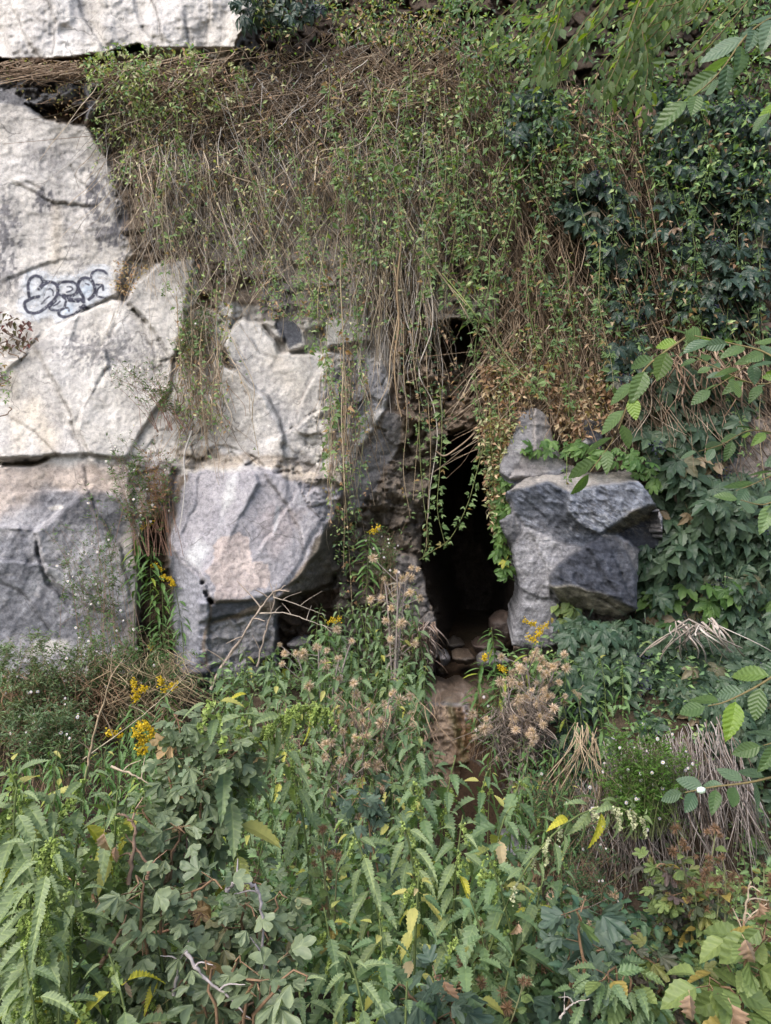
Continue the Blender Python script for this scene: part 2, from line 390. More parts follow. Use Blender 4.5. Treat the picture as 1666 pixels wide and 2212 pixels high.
fac([(312,1130,7.75),(352,1110,7.75),(362,1165,7.72),(370,1300,7.68),(378,1500,7.6),(292,1500,7.6),(300,1250,7.75)], .10, .10)
fac([(372,1010,7.6),(400,1020,7.45),(380,1105,7.35),(362,1165,7.5),(352,1100,7.6)], .04)
fac([(400,1022,7.3),(470,1010,7.22),(545,1008,7.15),(560,1040,7.08),(480,1190,6.95),(430,1240,7.0),(385,1200,7.12),(362,1170,7.2),(378,1105,7.28)], .015)
fac([(545,1008,7.15),(640,1028,7.2),(745,1050,7.35),(740,1095,7.35),(700,1130,7.25),(695,1190,7.2),(640,1255,7.08),(600,1288,7.0),(540,1300,6.95),(460,1308,6.95),(430,1240,7.0),(480,1190,6.95),(560,1040,7.08)], .015)
fac([(640,1030,7.3),(745,1050,7.45),(740,1095,7.45),(700,1128,7.35),(660,1090,7.3)], .07, .06)
fac([(362,1168,7.2),(385,1200,7.12),(430,1240,7.02),(455,1300,6.97),(448,1345,7.05),(440,1395,7.1),(430,1490,7.15),(388,1490,7.3),(376,1400,7.4),(370,1290,7.35)], .03)
fac([(428,1296,7.02),(455,1303,6.98),(540,1296,6.96),(600,1285,7.0),(640,1250,7.1),(650,1300,7.3),(560,1350,7.25),(440,1400,7.12)], .03)
fac([(700,1130,7.25),(735,1100,7.5),(770,1110,7.9),(740,1300,8.0),(640,1330,7.7),(600,1290,7.04),(640,1255,7.08),(695,1190,7.2)], .05, .03)
fac([(425,1345,7.12),(560,1322,7.18),(640,1310,7.35),(640,1500,7.5),(425,1500,7.3)], .05, .04)
fac([(600,1300,7.9),(760,1250,8.2),(780,1500,8.2),(600,1500,7.9)], .15, .15)
fac([(745,1010,7.5),(790,960,7.55),(835,885,7.7),(872,905,7.9),(868,960,7.9),(800,1080,7.75),(750,1130,7.6),(738,1080,7.5)], .04, .04)
fac([(800,1075,7.8),(868,960,7.7),(960,900,7.75),(1000,930,8.1),(950,960,8.1),(920,1080,8.1),(905,1200,8.2),(940,1330,8.3),(970,1480,8.2),(720,1480,8.0),(720,1180,7.9)], .20, .18)
fac([(840,1190,7.7),(900,1200,7.8),(945,1320,7.8),(955,1420,7.7),(880,1480,7.5),(850,1400,7.4),(850,1280,7.5)], .12, .10)
fac([(860,700,8.0),(1060,680,8.0),(1130,800,7.9),(1100,960,7.9),(1040,950,8.0),(1000,925,8.0),(950,945,8.0),(870,900,7.9),(850,840,7.8)], .20, .22)
fac([(930,640,7.75),(1080,630,7.75),(1085,690,7.7),(1040,700,7.7),(980,690,7.7),(935,710,7.75)], .08, .08)
fac([(925,705,9.2),(985,690,9.2),(1042,706,9.2),(1060,770,9.0),(1010,785,8.7),(960,800,8.7),(930,780,8.7)], .2, .2)
fac([(965,785,8.5),(1010,780,8.5),(1050,800,8.4),(1000,850,8.3),(970,870,8.3)], .25, .2)
fac([(1080,600,8.0),(1500,600,8.1),(1500,900,7.9),(1130,900,7.8)], .12, .12)
fac([(1060,880,7.85),(1200,860,7.8),(1460,880,7.8),(1460,1000,7.8),(1200,1060,7.8),(1090,1000,7.8)], .10, .12)
fac([(1440,900,7.6),(1900,900,7.6),(1900,1200,7.6),(1500,1250,7.6),(1440,1050,7.6)], .03, .04)
fac([(1400,1100,7.75),(1700,1150,7.7),(1700,1500,7.7),(1380,1500,7.7)], .05, .05)
CAVE = [(962,948),(1000,925),(1034,942),(1052,985),(1062,1040),(1078,1095),(1110,1170),(1128,1230),(1128,1300),(1112,1400),(1100,1500),(945,1500),(948,1400),(938,1320),(908,1215),(915,1130),(930,1060),(945,1000)]
CREASE = [  # polyline, height (+ = the side right of travel is proud), decay
 ([(96,788),(125,840),(150,895),(158,930),(172,960),(190,988)], .07, 60),
 ([(150,738),(230,755),(240,790),(228,800),(180,880)], -.03, 40),
 ([(0,988),(60,990),(110,984),(190,980),(250,990),(300,1008)], .03, 30),
 ([(378,775),(368,840),(345,880),(325,900),(300,945)], -.08, 35),
 ([(515,805),(545,830),(575,855),(590,885),(604,905),(612,940),(615,975)], -.12, 70),
 ([(612,935),(640,918),(668,895),(695,878)], -.07, 50),
 ([(40,775),(100,715),(170,678),(240,640)], .06, 60),
 ([(330,0),(345,60),(360,125)], .05, 50), ([(160,-50),(175,30),(215,90),(225,110)], -.07, 60),
 ([(20,0),(50,70),(90,130)], .04, 60), ([(285,-20),(300,50),(330,90)], -.04, 35), ([(455,0),(450,60),(440,120)], .04, 50),
 ([(232,50),(262,62),(275,80)], -.03, 20),
 ([(0,1140),(70,1145),(84,1200)], .05, 30), ([(60,1060),(150,1052),(220,1090)], -.03, 30),
 ([(90,1230),(180,1310),(240,1330)], .05, 40), ([(0,1205),(90,1215),(150,1240),(200,1290)], -.05, 40),
 ([(560,1010),(600,1060),(640,1130),(660,1200)], .04, 60),
 ([(385,1200),(430,1240),(455,1300),(450,1390)], -.06, 30),
 ([(150,360),(200,420),(230,520)], .02, 40), ([(40,400),(120,440),(190,445)], .03, 18), ([(150,480),(190,500),(235,500)], -.03, 14),
 ([(60,395),(90,410)], .03, 8), ([(640,1060),(600,1130),(560,1180)], .025, 20), ([(430,1030),(420,1100),(395,1150)], -.025, 25), ([(0,1250),(60,1290),(110,1370)], .03, 24), ([(180,1010),(205,1100),(260,1180),(280,1290)], -.03, 30),
 ([(20,900),(70,930),(120,980)], .02, 20), ([(250,700),(200,780),(190,850)], .02, 26), ([(700,790),(660,830),(640,900)], .03, 24), ([(520,700),(560,760),(620,790)], -.03, 20), ([(300,680),(330,760),(345,860)], .02, 18), ([(400,40),(410,90),(400,120)], -.03, 20), ([(100,0),(120,50),(110,120)], .03, 26), ([(20,600),(100,570),(160,560)], .02, 12),
]
def cliff_fields(U, V):
    wu = U+9*fbm(U/60, V/60, 1, 4); wv = V+9*fbm(U/60, V/60, 5, 4)
    D = np.full(U.shape, 7.8); R = np.full(U.shape, .05); Lm = np.zeros(U.shape)
    for pts, r, l in FAC:
        m = inside(pts, wu, wv); c = plane(pts)
        D = np.where(m, c[0]*wu+c[1]*wv+c[2], D); R = np.where(m, r, R); Lm = np.where(m, l, Lm)
    cu = U+6*fbm(U/35, V/35, 11, 3); cv = V+6*fbm(U/35, V/35, 15, 3)
    for pts, a, w in CREASE:
        d, s = polydist(pts, cu, cv)
        f = np.exp(-d/w)*np.where(s*np.sign(a) > 0, 1.0, 0.0)*abs(a)
        D = D-f+.03*np.exp(-(d/2.2)**2)
    D = blur(D, 1)
    hv, ed = worley(U/38, V/30, 21); hv2, ed2 = worley(U/15, V/12, 25)
    D = D-Lm*(hv-.5)*1.3-Lm*.5*(hv2-.5)+Lm*.5*np.exp(-ed/.05)
    D = D-R*1.6*fbm(U/120, V/120, 33, 3)-np.where(R < .035, R*.5, R)*(ridged(U/34, V/34, 35, 4)-.5)*1.4-.010*fbm(U/9, V/9, 37, 3)
    # drapery-like flutes in the pale slab at the top
    top = sstep(200, 60, V)*sstep(620, 500, U)
    D = D-top*.05*np.sin(U/26+2.2*fbm(U/150, V/220, 39, 2)*2)
    # the cave runs back from its mouth
    m = inside(CAVE, U+7*fbm(U/22, V/22, 43, 3), V+7*fbm(U/22, V/22, 47, 3))
    dd, _ = polydist(CAVE, U, V, True)
    deep = 9.1+2.6*sstep(0, 70, dd)+.5*ridged(U/40, V/40, 49, 3)
    D = np.where(m, deep, D)
    return D, m
GST = 3.0
us = spread(-2400, -60, 1726, 3900, GST, 1.3); vs = spread(-1500, -40, 1560, 1900, GST, 1.3)
U, V = np.meshgrid(us, vs)
DEP, CM = cliff_fields(U, V)
iu0, iv0 = np.searchsorted(us, -60), np.searchsorted(vs, -40)
_sub = DEP[iv0:iv0+int(1600/GST)+1, iu0:iu0+int(1786/GST)+1]; _smooth = blur(np.minimum(_sub, 7.9), 60)
def env(u, v):
    """smoothed cliff depth: where hanging things hang"""
    i = np.clip(((np.asarray(u)+60)/GST).astype(int), 0, _smooth.shape[1]-1); j = np.clip(((np.asarray(v)+40)/GST).astype(int), 0, _smooth.shape[0]-1)
    return _smooth[j, i]
def surf(u, v):
    i = np.clip(((np.asarray(u)+60)/GST).astype(int), 0, _sub.shape[1]-1); j = np.clip(((np.asarray(v)+40)/GST).astype(int), 0, _sub.shape[0]-1)
    return _sub[j, i]
# rock colour (mineral colour, lichen, plaster)
def zone(K, pts, colr, soft=10, amt=1.0, warp=14, sc_=45, seed=80):
    wu = U+warp*fbm(U/sc_, V/sc_, seed, 4); wv = V+warp*fbm(U/sc_, V/sc_, seed+4, 4)
    m = inside(pts, wu, wv); d, _ = polydist(pts, wu, wv, True)
    f = np.where(m, sstep(0, soft, d), 0)*amt
    return K*(1-f[..., None])+np.array(colr)*f[..., None]
cream = np.array([.545, .52, .485]); white = np.array([.56, .56, .565]); grey = np.array([.30, .30, .31]); dk = np.array([.12, .125, .14])
tan = np.array([.27, .215, .165]); brown = np.array([.10, .068, .045])
K = np.empty(U.shape+(3,)); K[:] = tan*.9
K = zone(K, [(-3000,-1600),(640,-1600),(560,20),(500,130),(0,150),(-3000,140)], cream*1.04, 6)
K = zone(K, [(-3000,195),(40,205),(100,255),(190,270),(240,340),(290,560),(430,560),(420,660),(800,640),(860,780),(840,880),(740,1020),(560,1030),(-3000,1100)], cream, 8)
K = zone(K, [(300,300),(900,280),(1000,640),(760,680),(500,600),(330,520)], np.array([.35,.315,.275]), 60)
K = zone(K, [(920,330),(1120,330),(1120,700),(900,700)], np.array([.20,.17,.14]), 20)
K = zone(K, [(0,130),(190,120),(330,118),(420,200),(190,170),(-60,175)], brown*1.4, 6)
K = zone(K, [(-60,160),(110,150),(215,170),(210,268),(100,255),(-60,205)], grey*.75, 6)
K = zone(K, [(90,225),(190,225),(185,268),(120,262)], brown, 6)
K = zone(K, [(-3000,960),(300,990),(310,1480),(-3000,1600)], np.array([.50,.43,.38]), 25)
K = zone(K, [(-3000,1180),(0,1090),(70,1060),(150,1020),(220,1050),(290,1060),(310,1480),(-3000,1600)], np.array([.33,.33,.345]), 40, .9, warp=42, sc_=80)
K = zone(K, [(-3000,1140),(60,1148),(90,1210),(150,1250),(200,1320),(210,1400),(-3000,1420)], np.array([.20,.205,.225]), 30, .8, warp=34, sc_=60)
K = zone(K, [(190,1040),(270,1060),(290,1150),(230,1200),(180,1140),(100,1130),(60,1075)], np.array([.19,.19,.205]), 30, .8, warp=34, sc_=60)
K = zone(K, [(90,1220),(150,1215),(200,1250),(160,1290),(110,1270)], grey*1.2, 14)
K = zone(K, [(60,1390),(150,1380),(170,1420),(60,1420)], cream*.9, 8)
K = zone(K, [(100,1095),(130,1090),(140,1100),(110,1106)], cream, 4, warp=4)
K = zone(K, [(265,990),(400,990),(370,1160),(290,1160)], np.array([.32,.30,.29]), 12)
K = zone(K, [(312,1130),(352,1110),(362,1165),(380,1500),(290,1500),(300,1250)], brown*1.1, 8)
K = zone(K, [(360,960),(740,1000),(745,1060),(540,1010),(400,1022)], np.array([.43,.38,.32]), 10)
K = zone(K, [(400,1020),(545,1006),(745,1050),(700,1180),(600,1300),(450,1300),(360,1170)], np.array([.36,.345,.36]), 10)
K = zone(K, [(560,1080),(680,1080),(640,1180),(600,1240),(540,1160)], np.array([.40,.36,.36]), 30)
K = zone(K, [(485,1020),(520,1012),(515,1080),(490,1110),(470,1180),(455,1200),(470,1110)], white*.95, 18, warp=6)
K = zone(K, [(420,1150),(460,1180),(440,1240),(400,1220),(390,1190)], white*.85, 20, warp=10)
K = zone(K, [(590,1090),(610,1090),(600,1150),(585,1160)], white*.8, 10, warp=6)
K = zone(K, [(478,1160),(512,1150),(535,1158),(545,1210),(578,1215),(588,1240),(580,1268),(550,1276),(520,1290),(465,1300),(462,1260),(440,1235),(455,1220),(462,1180)], np.array([.47,.40,.365]), 2, warp=7, sc_=14)
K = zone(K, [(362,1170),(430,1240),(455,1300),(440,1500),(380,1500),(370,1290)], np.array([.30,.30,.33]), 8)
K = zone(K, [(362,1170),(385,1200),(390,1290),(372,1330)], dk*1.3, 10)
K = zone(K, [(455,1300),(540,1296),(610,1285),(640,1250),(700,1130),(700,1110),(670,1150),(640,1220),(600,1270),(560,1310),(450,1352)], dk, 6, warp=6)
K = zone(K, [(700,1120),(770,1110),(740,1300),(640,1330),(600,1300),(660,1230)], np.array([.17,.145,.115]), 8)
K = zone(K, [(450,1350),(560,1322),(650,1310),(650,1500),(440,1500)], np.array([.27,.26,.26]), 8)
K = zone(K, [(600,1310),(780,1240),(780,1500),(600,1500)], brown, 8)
K = zone(K, [(740,760),(850,780),(850,870),(760,930),(700,960),(700,860)], np.array([.34,.33,.33]), 20)
K = zone(K, [(745,1010),(790,960),(835,885),(872,905),(868,960),(800,1080),(750,1130)], np.array([.27,.25,.235]), 8)
K = zone(K, [(800,1075),(868,960),(960,900),(1000,930),(940,1060),(905,1200),(970,1500),(640,1500),(720,1330),(740,1200)], np.array([.21,.175,.14]), 6)
K = zone(K, [(850,1180),(900,1200),(945,1320),(955,1440),(860,1480),(850,1380)], np.array([.21,.19,.175]), 12)
K = zone(K, [(860,700),(1060,680),(1130,800),(1100,960),(1040,950),(950,945),(850,900),(850,840)], np.array([.26,.20,.15]), 10)
K = zone(K, [(930,640),(1080,630),(1085,690),(1040,700),(935,710)], np.array([.26,.23,.195]), 8)
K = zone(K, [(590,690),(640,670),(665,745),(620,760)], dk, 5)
K = zone(K, [(560,565),(620,600),(690,610),(780,600),(800,680),(700,700),(560,690)], np.array([.25,.225,.205]), 12)
K = zone(K, [(480,340),(620,360),(560,420),(500,400)], np.array([.15,.14,.135]), 20)
K = zone(K, [(640,260),(760,250),(860,330),(740,360)], np.array([.15,.14,.135]), 20)
K = zone(K, [(1060,700),(1500,600),(1500,900),(1130,900)], np.array([.15,.115,.09]), 20)
K = zone(K, [(1440,900),(3600,900),(3600,1200),(1500,1250),(1440,1050)], np.array([.30,.26,.225]), 20)
K = zone(K, [(1380,1150),(3600,1150),(3600,1600),(1380,1600)], np.array([.13,.13,.145]), 20)
K = zone(K, [(1090,-1500),(3900,-1500),(3900,860),(1480,880),(1100,640)], np.array([.06,.045,.032]), 40)
K = zone(K, [(560,-1500),(1200,-1500),(1150,330),(900,320),(600,250),(540,60)], np.array([.085,.062,.045]), 20)
# vertical stains and lichen on the pale wall
st_ = np.clip(fbm(U/16, V/170, 91, 4)*1.3, -1, 1)[..., None]
pale = (K.mean(-1) > .4)[..., None]
K = np.where(pale, K*(1+.17*st_), K)
K = np.where(pale, K*(1+.14*fbm(U/70, V/90, 95, 4)[..., None]*np.array([.9, 1, 1.25])), K)
def lichen(c, r, amt, seed, k=9):
    global K
    d = np.hypot((U-c[0])/r[0], (V-c[1])/r[1]); f = np.clip(1-d, 0, 1)
    nn = sstep(.08, .35, fbm(U/k, V/(k*1.5), seed, 4)*.9+f-.35)*amt*np.clip(f*3, 0, 1)
    K = K*(1-nn[..., None])+np.array([.13, .13, .145])*nn[..., None]
lichen((205, 410), (50, 90), .8, 101); lichen((230, 500), (50, 60), .75, 103); lichen((255, 470), (30, 150), .7, 104)
lichen((15, 510), (50, 130), .7, 105); lichen((95, 430), (35, 40), .8, 107); lichen((20, 600), (40, 60), .5, 106)
lichen((160, 500), (60, 120), .35, 109); lichen((120, 350), (100, 60), .3, 111); lichen((270, 620), (30, 60), .6, 112)
lichen((210, 760), (140, 60), .55, 113, 5); lichen((330, 790), (60, 80), .4, 114, 6); lichen((60, 820), (60, 70), .25, 115)
lichen((610, 900), (110, 90), .3, 116, 6); lichen((530, 780), (60, 50), .3, 117); lichen((740, 850), (70, 110), .6, 118); lichen((300, 1040), (60, 30), .5, 119)
lichen((680, 1000), (70, 60), .45, 121); lichen((590, 1230), (50, 70), .0, 120)
for (a, b, w, s_) in [((70,880),(110,960),26,.10),((20,800),(40,960),18,.08),((120,450),(120,560),14,.07),((420,650),(430,760),20,.06),((600,780),(640,860),30,.05)]:
    d, _ = polydist([a, b], U, V); f = np.exp(-(d/w)**2)[..., None]; K = K+f*s_*np.array([.5, .15, -.35])
gl = sstep(1000, 1080, V)*sstep(330, 280, U)
sc_s = fbm((U+V*.7)/16, (V-U*.6)/60, 420, 4); K = K*(1+.45*(gl*sc_s)[..., None])+(gl*sstep(.25, .6, sc_s))[..., None]*np.array([.07, .065, .06])
vn = sstep(.86, .95, ridged(U/60, V/45, 424, 3))*gl; K = K*(1-.5*vn[..., None])+np.array([.40, .38, .37])*.5*vn[..., None]
bl = sstep(1010, 1060, V)*sstep(380, 420, U)*sstep(740, 700, U)*sstep(1320, 1290, V)
K = K*(1+.16*(bl*fbm((U-V*.35)/9, V/90, 428, 4))[..., None])
for pts, a, w in CREASE:      # darker lines along the cracks
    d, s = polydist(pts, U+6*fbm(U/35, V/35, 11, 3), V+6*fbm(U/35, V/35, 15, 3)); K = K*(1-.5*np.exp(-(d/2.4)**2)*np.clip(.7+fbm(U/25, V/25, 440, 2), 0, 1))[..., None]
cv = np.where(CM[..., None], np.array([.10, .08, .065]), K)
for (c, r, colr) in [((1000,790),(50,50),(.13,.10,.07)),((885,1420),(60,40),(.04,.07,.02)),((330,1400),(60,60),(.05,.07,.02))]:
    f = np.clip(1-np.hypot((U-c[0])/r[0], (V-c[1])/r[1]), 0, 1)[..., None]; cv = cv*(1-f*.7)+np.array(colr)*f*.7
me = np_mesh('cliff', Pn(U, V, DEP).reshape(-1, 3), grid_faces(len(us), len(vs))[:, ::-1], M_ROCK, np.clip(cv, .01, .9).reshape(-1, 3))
tag(obj('cliff', me), 'pale cliff face with dark lower rock and a cave', None, None, 'structure')

# ------------------------------------------------------------------ rocks built facet by facet, closed at the back
def relief_rock(name, label, outline, facets, lines=(), base=7.2, step=3.0, mat=None, rough=.02, colfn=None, back=.7, cat='boulder', group=None, edge=.10, ew=9, lump=0.0, seed=0, strata=None):
    o = np.array([p[:2] for p in outline], float)
    uu = np.arange(o[:, 0].min()-4, o[:, 0].max()+5, step); vv = np.arange(o[:, 1].min()-4, o[:, 1].max()+5, step)
    U, V = np.meshgrid(uu, vv)
    wu = U+3*fbm(U/14, V/14, 200+seed, 3); wv = V+3*fbm(U/14, V/14, 205+seed, 3)
    D = np.full(U.shape, base); K = np.empty(U.shape+(3,)); K[:] = (.3, .3, .32)
    for pts, c in facets:
        m = inside(pts, wu, wv)
        if m.any():
            q = plane(pts); D = np.where(m, q[0]*wu+q[1]*wv+q[2], D); K[m] = c
    for pts, a, w in lines:
        d, s = polydist(pts, wu, wv)
        D = D-np.exp(-d/w)*np.where(s*np.sign(a) > 0, 1.0, 0.0)*abs(a)+.03*np.exp(-(d/1.8)**2)
    D = blur(D, 1); K = blur(K, 2)
    if lump:
        hv, ed = worley(U/20, V/16, 221+seed); D = D-lump*(hv-.5)
    D = D-rough*(ridged(U/26, V/26, 211+seed, 4)-.5)*1.6-.006*fbm(U/6, V/6, 213+seed, 3)
    if strata:
        for reg, ang, amp, fr in strata:
            ca, sa = math.cos(math.radians(ang)), math.sin(math.radians(ang)); ru = U*ca+V*sa; rv = -U*sa+V*ca
            rv = rv+7*fbm(U/45, V/45, 231+seed, 3); s_ = ridged(ru/(fr*7), rv/fr, 233+seed, 3)-.5
            f = sstep(0, 6, polydist(reg, wu, wv, True)[0])*inside(reg, wu, wv); D = D-amp*s_*f; K = K*(1+(1.1*s_*f)[..., None])
    ins = inside(outline, wu, wv); dd, _ = polydist(outline, wu, wv, True)
    D = D+edge*np.exp(-dd/ew)
    K = K*(1+.40*fbm(U/18, V/18, 215+seed, 4)[..., None]+.10*fbm(U/4, V/4, 217+seed, 3)[..., None])
    if colfn: K = colfn(U, V, K)
    idx = -np.ones(U.shape, int)
    cell = ins[:-1, :-1] & ins[1:, :-1] & ins[:-1, 1:] & ins[1:, 1:]
    use = np.zeros(U.shape, bool); use[:-1, :-1] |= cell; use[1:, :-1] |= cell; use[:-1, 1:] |= cell; use[1:, 1:] |= cell
    k = use.sum(); idx[use] = np.arange(k)
    W = Pn(U[use], V[use], D[use]); Kc = np.clip(K[use], .01, .9)
    J, I = np.nonzero(cell)
    F = np.stack([idx[J, I], idx[J+1, I], idx[J+1, I+1], idx[J, I+1]], -1)
    # skirt: boundary edges go back and in
    E = np.concatenate([F[:, [0, 1]], F[:, [1, 2]], F[:, [2, 3]], F[:, [3, 0]]])
    key = np.sort(E, 1); kk = key[:, 0].astype(np.int64)*k+key[:, 1]
    _, inv, cnt = np.unique(kk, return_inverse=True, return_counts=True)
    B = E[cnt[inv] == 1]
    cen = W.mean(0); W2 = W+(cen-W)*np.array([.12, 0, .12])+np.array([0, back, 0])
    W3 = W+(cen-W)*np.array([.5, 0, .5])+np.array([0, back*1.3, 0])
    used = np.unique(B); mp = -np.ones(k, int); mp[used] = np.arange(len(used))
    b1 = k+mp; b2 = k+len(used)+mp; last = k+2*len(used)
    F2 = np.stack([B[:, 1], B[:, 0], b1[B[:, 0]], b1[B[:, 1]]], -1)
    F3 = np.stack([b1[B[:, 1]], b1[B[:, 0]], b2[B[:, 0]], b2[B[:, 1]]], -1)
    F4 = np.stack([b2[B[:, 1]], b2[B[:, 0]], np.full(len(B), last)], -1)
    VV = np.vstack([W, W2[used], W3[used], [cen+np.array([0, back*1.4, 0])]])
    KK = np.vstack([Kc, Kc[used]*.8, Kc[used]*.8, [Kc.mean(0)]])
    org = Vector((float(cen[0]), float(cen[1]), float(W[:, 2].min())))
    me = np_mesh(name, VV-np.array(org), [np.concatenate([F, F2, F3]), F4], mat or M_BOULDER, KK)
    return tag(obj(name, me, None, org), label, cat, group)
q = lambda L, Y=None: [(x/2+833, y/2+738)+((z,) if z else ()) for x, y, *r in L for z in [(r[0] if r else Y)]]
gA = (.125,.138,.165); gB = (.235,.25,.28); gT = (.38,.35,.315); ol = (.15,.135,.10); gD = (.066,.072,.088); gL = (.215,.215,.225)  # stone colours per facet, with shading between faces deepened in the colour
OUT = q([(490,770),(545,738),(520,650),(560,620),(640,565),(740,512),(900,560),(1045,548),(1090,600),(1135,640),(1172,705),(1200,760),(1200,900),(1095,905),(1090,1160),(1000,1200),(870,1165),(760,1130),(750,1200),(750,1310),(650,1340),(545,1315),(552,1220),(575,1180),(590,1090),(560,970),(545,880),(510,830)], 7.0)
FB = [
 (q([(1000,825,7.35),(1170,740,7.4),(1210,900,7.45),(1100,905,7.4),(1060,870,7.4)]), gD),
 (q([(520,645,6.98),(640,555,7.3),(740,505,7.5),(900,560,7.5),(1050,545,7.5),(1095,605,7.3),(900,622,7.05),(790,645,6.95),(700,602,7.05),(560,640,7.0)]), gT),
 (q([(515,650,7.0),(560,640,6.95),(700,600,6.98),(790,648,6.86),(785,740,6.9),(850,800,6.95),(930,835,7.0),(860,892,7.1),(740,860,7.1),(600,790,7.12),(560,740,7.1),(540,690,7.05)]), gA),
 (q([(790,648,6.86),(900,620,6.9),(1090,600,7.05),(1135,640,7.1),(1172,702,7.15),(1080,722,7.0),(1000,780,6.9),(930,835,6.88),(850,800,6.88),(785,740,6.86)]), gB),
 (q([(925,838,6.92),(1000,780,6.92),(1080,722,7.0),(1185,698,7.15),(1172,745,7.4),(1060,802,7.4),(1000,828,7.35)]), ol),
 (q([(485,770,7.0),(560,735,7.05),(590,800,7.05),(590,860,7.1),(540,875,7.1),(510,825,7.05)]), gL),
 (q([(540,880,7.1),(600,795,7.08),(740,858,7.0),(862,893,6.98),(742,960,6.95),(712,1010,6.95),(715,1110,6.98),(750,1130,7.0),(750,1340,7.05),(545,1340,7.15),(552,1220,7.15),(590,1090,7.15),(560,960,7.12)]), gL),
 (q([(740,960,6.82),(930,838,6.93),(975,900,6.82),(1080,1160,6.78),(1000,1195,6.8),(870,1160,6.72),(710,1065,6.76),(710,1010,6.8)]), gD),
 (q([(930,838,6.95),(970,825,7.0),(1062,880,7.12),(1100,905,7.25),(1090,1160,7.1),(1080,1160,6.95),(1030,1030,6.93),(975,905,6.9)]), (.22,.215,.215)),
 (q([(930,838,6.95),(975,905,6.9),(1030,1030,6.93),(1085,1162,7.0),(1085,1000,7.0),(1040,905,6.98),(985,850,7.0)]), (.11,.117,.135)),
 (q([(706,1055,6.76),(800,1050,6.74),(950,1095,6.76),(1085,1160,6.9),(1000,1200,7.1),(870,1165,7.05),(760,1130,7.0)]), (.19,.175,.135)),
]
LB = [(q([(560,745),(600,790),(740,858),(862,893)]), .05, 14), (q([(790,648),(785,740),(850,800),(930,838)]), .05, 12),
      (q([(600,640),(620,700),(690,760)]), .05, 12), (q([(650,620),(700,680),(760,690)]), -.05, 12), (q([(700,610),(745,660),(760,640)]), .04, 8),
      (q([(800,690),(860,720),(960,790)]), .04, 8), (q([(810,740),(870,750),(960,810)]), .04, 7), (q([(820,700),(900,710),(980,760)]), -.03, 7),
      (q([(620,820),(660,900),(700,1000)]), .03, 20), (q([(590,1070),(660,1110),(730,1115)]), .05, 16), (q([(880,900),(930,990),(1000,1090)]), .04, 16), (q([(740,1020),(860,1080),(1000,1110)]), .03, 12)]
def bcol(U, V, K):
    f = np.exp(-(((U-1165)/42)**2+((V-1185)/55)**2))[..., None]*np.clip(.75+.8*fbm(U/7, V/7, 300, 3), 0, 1)[..., None]
    K = K*(1-.7*f)+np.array([.52, .51, .52])*.7*f
    s = np.clip(fbm((U+V*.5)/9, (V-U*.45)/2.6, 303, 3)*2, -1, 1)
    w = sstep(1210, 1235, U)*sstep(1170, 1140, V)*sstep(1085, 1110, V)
    K = K*(1+.35*(s*w)[..., None])+(np.clip(s, 0, 1)*w)[..., None]*np.array([.06, .045, .01])
    # a fine pale net of veins
    r = sstep(.80, .92, ridged(U/17, V/14, 307, 2))[..., None]
    return K*(1+.22*r)
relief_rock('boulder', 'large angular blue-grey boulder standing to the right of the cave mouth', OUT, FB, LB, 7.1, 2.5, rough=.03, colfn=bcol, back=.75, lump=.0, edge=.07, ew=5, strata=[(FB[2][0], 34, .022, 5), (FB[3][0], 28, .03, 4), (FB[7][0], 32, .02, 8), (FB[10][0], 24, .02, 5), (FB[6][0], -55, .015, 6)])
relief_rock('rock_block', 'upright pale grey rock spur on top of the big boulder beside the cave', q([(572,350),(585,300),(650,280),(705,320),(735,450),(790,540),(700,640),(560,660),(500,590),(488,570),(500,500),(560,390)], 7.2),
  [(q([(560,340,7.35),(580,270,7.45),(640,270,7.45),(640,470,7.2),(600,485,7.2),(530,590,7.15),(488,570,7.2),(500,500,7.25),(570,380,7.3)]), (.27,.265,.27)),
   (q([(640,270,7.35),(720,270,7.5),(760,455,7.45),(640,475,7.2)]), (.38,.35,.33)), (q([(600,485,7.2),(760,450,7.4),(800,525,7.3),(640,590,7.2),(530,595,7.15)]), (.36,.335,.32))],
  [(q([(630,360),(700,370)]), .05, 8), (q([(640,300),(640,470)]), .06, 14), (q([(600,485),(690,480)]), .05, 10)], 7.25, 2.5, seed=5, cat='rock', back=.4, edge=.05, ew=3)  # face tones set apart in colour, adding shading the soft light lacks
relief_rock('rock_block', 'small dark squared rock stuck in the bank above the creeper-topped boulder', q([(840,320),(920,305),(945,370),(940,470),(850,460),(835,380)], 7.5),
  [(q([(840,320,7.5),(920,305,7.55),(945,350,7.5),(860,350,7.4)]), (.33,.31,.30)), (q([(860,350,7.4),(945,350,7.45),(940,470,7.4),(850,470,7.4)]), (.12,.125,.14)), (q([(835,430,7.3),(870,410,7.3),(895,450,7.3),(850,465,7.3)]), (.33,.32,.31))], (), 7.45, 2.5, seed=9, cat='rock', back=.3, edge=.04, ew=3)
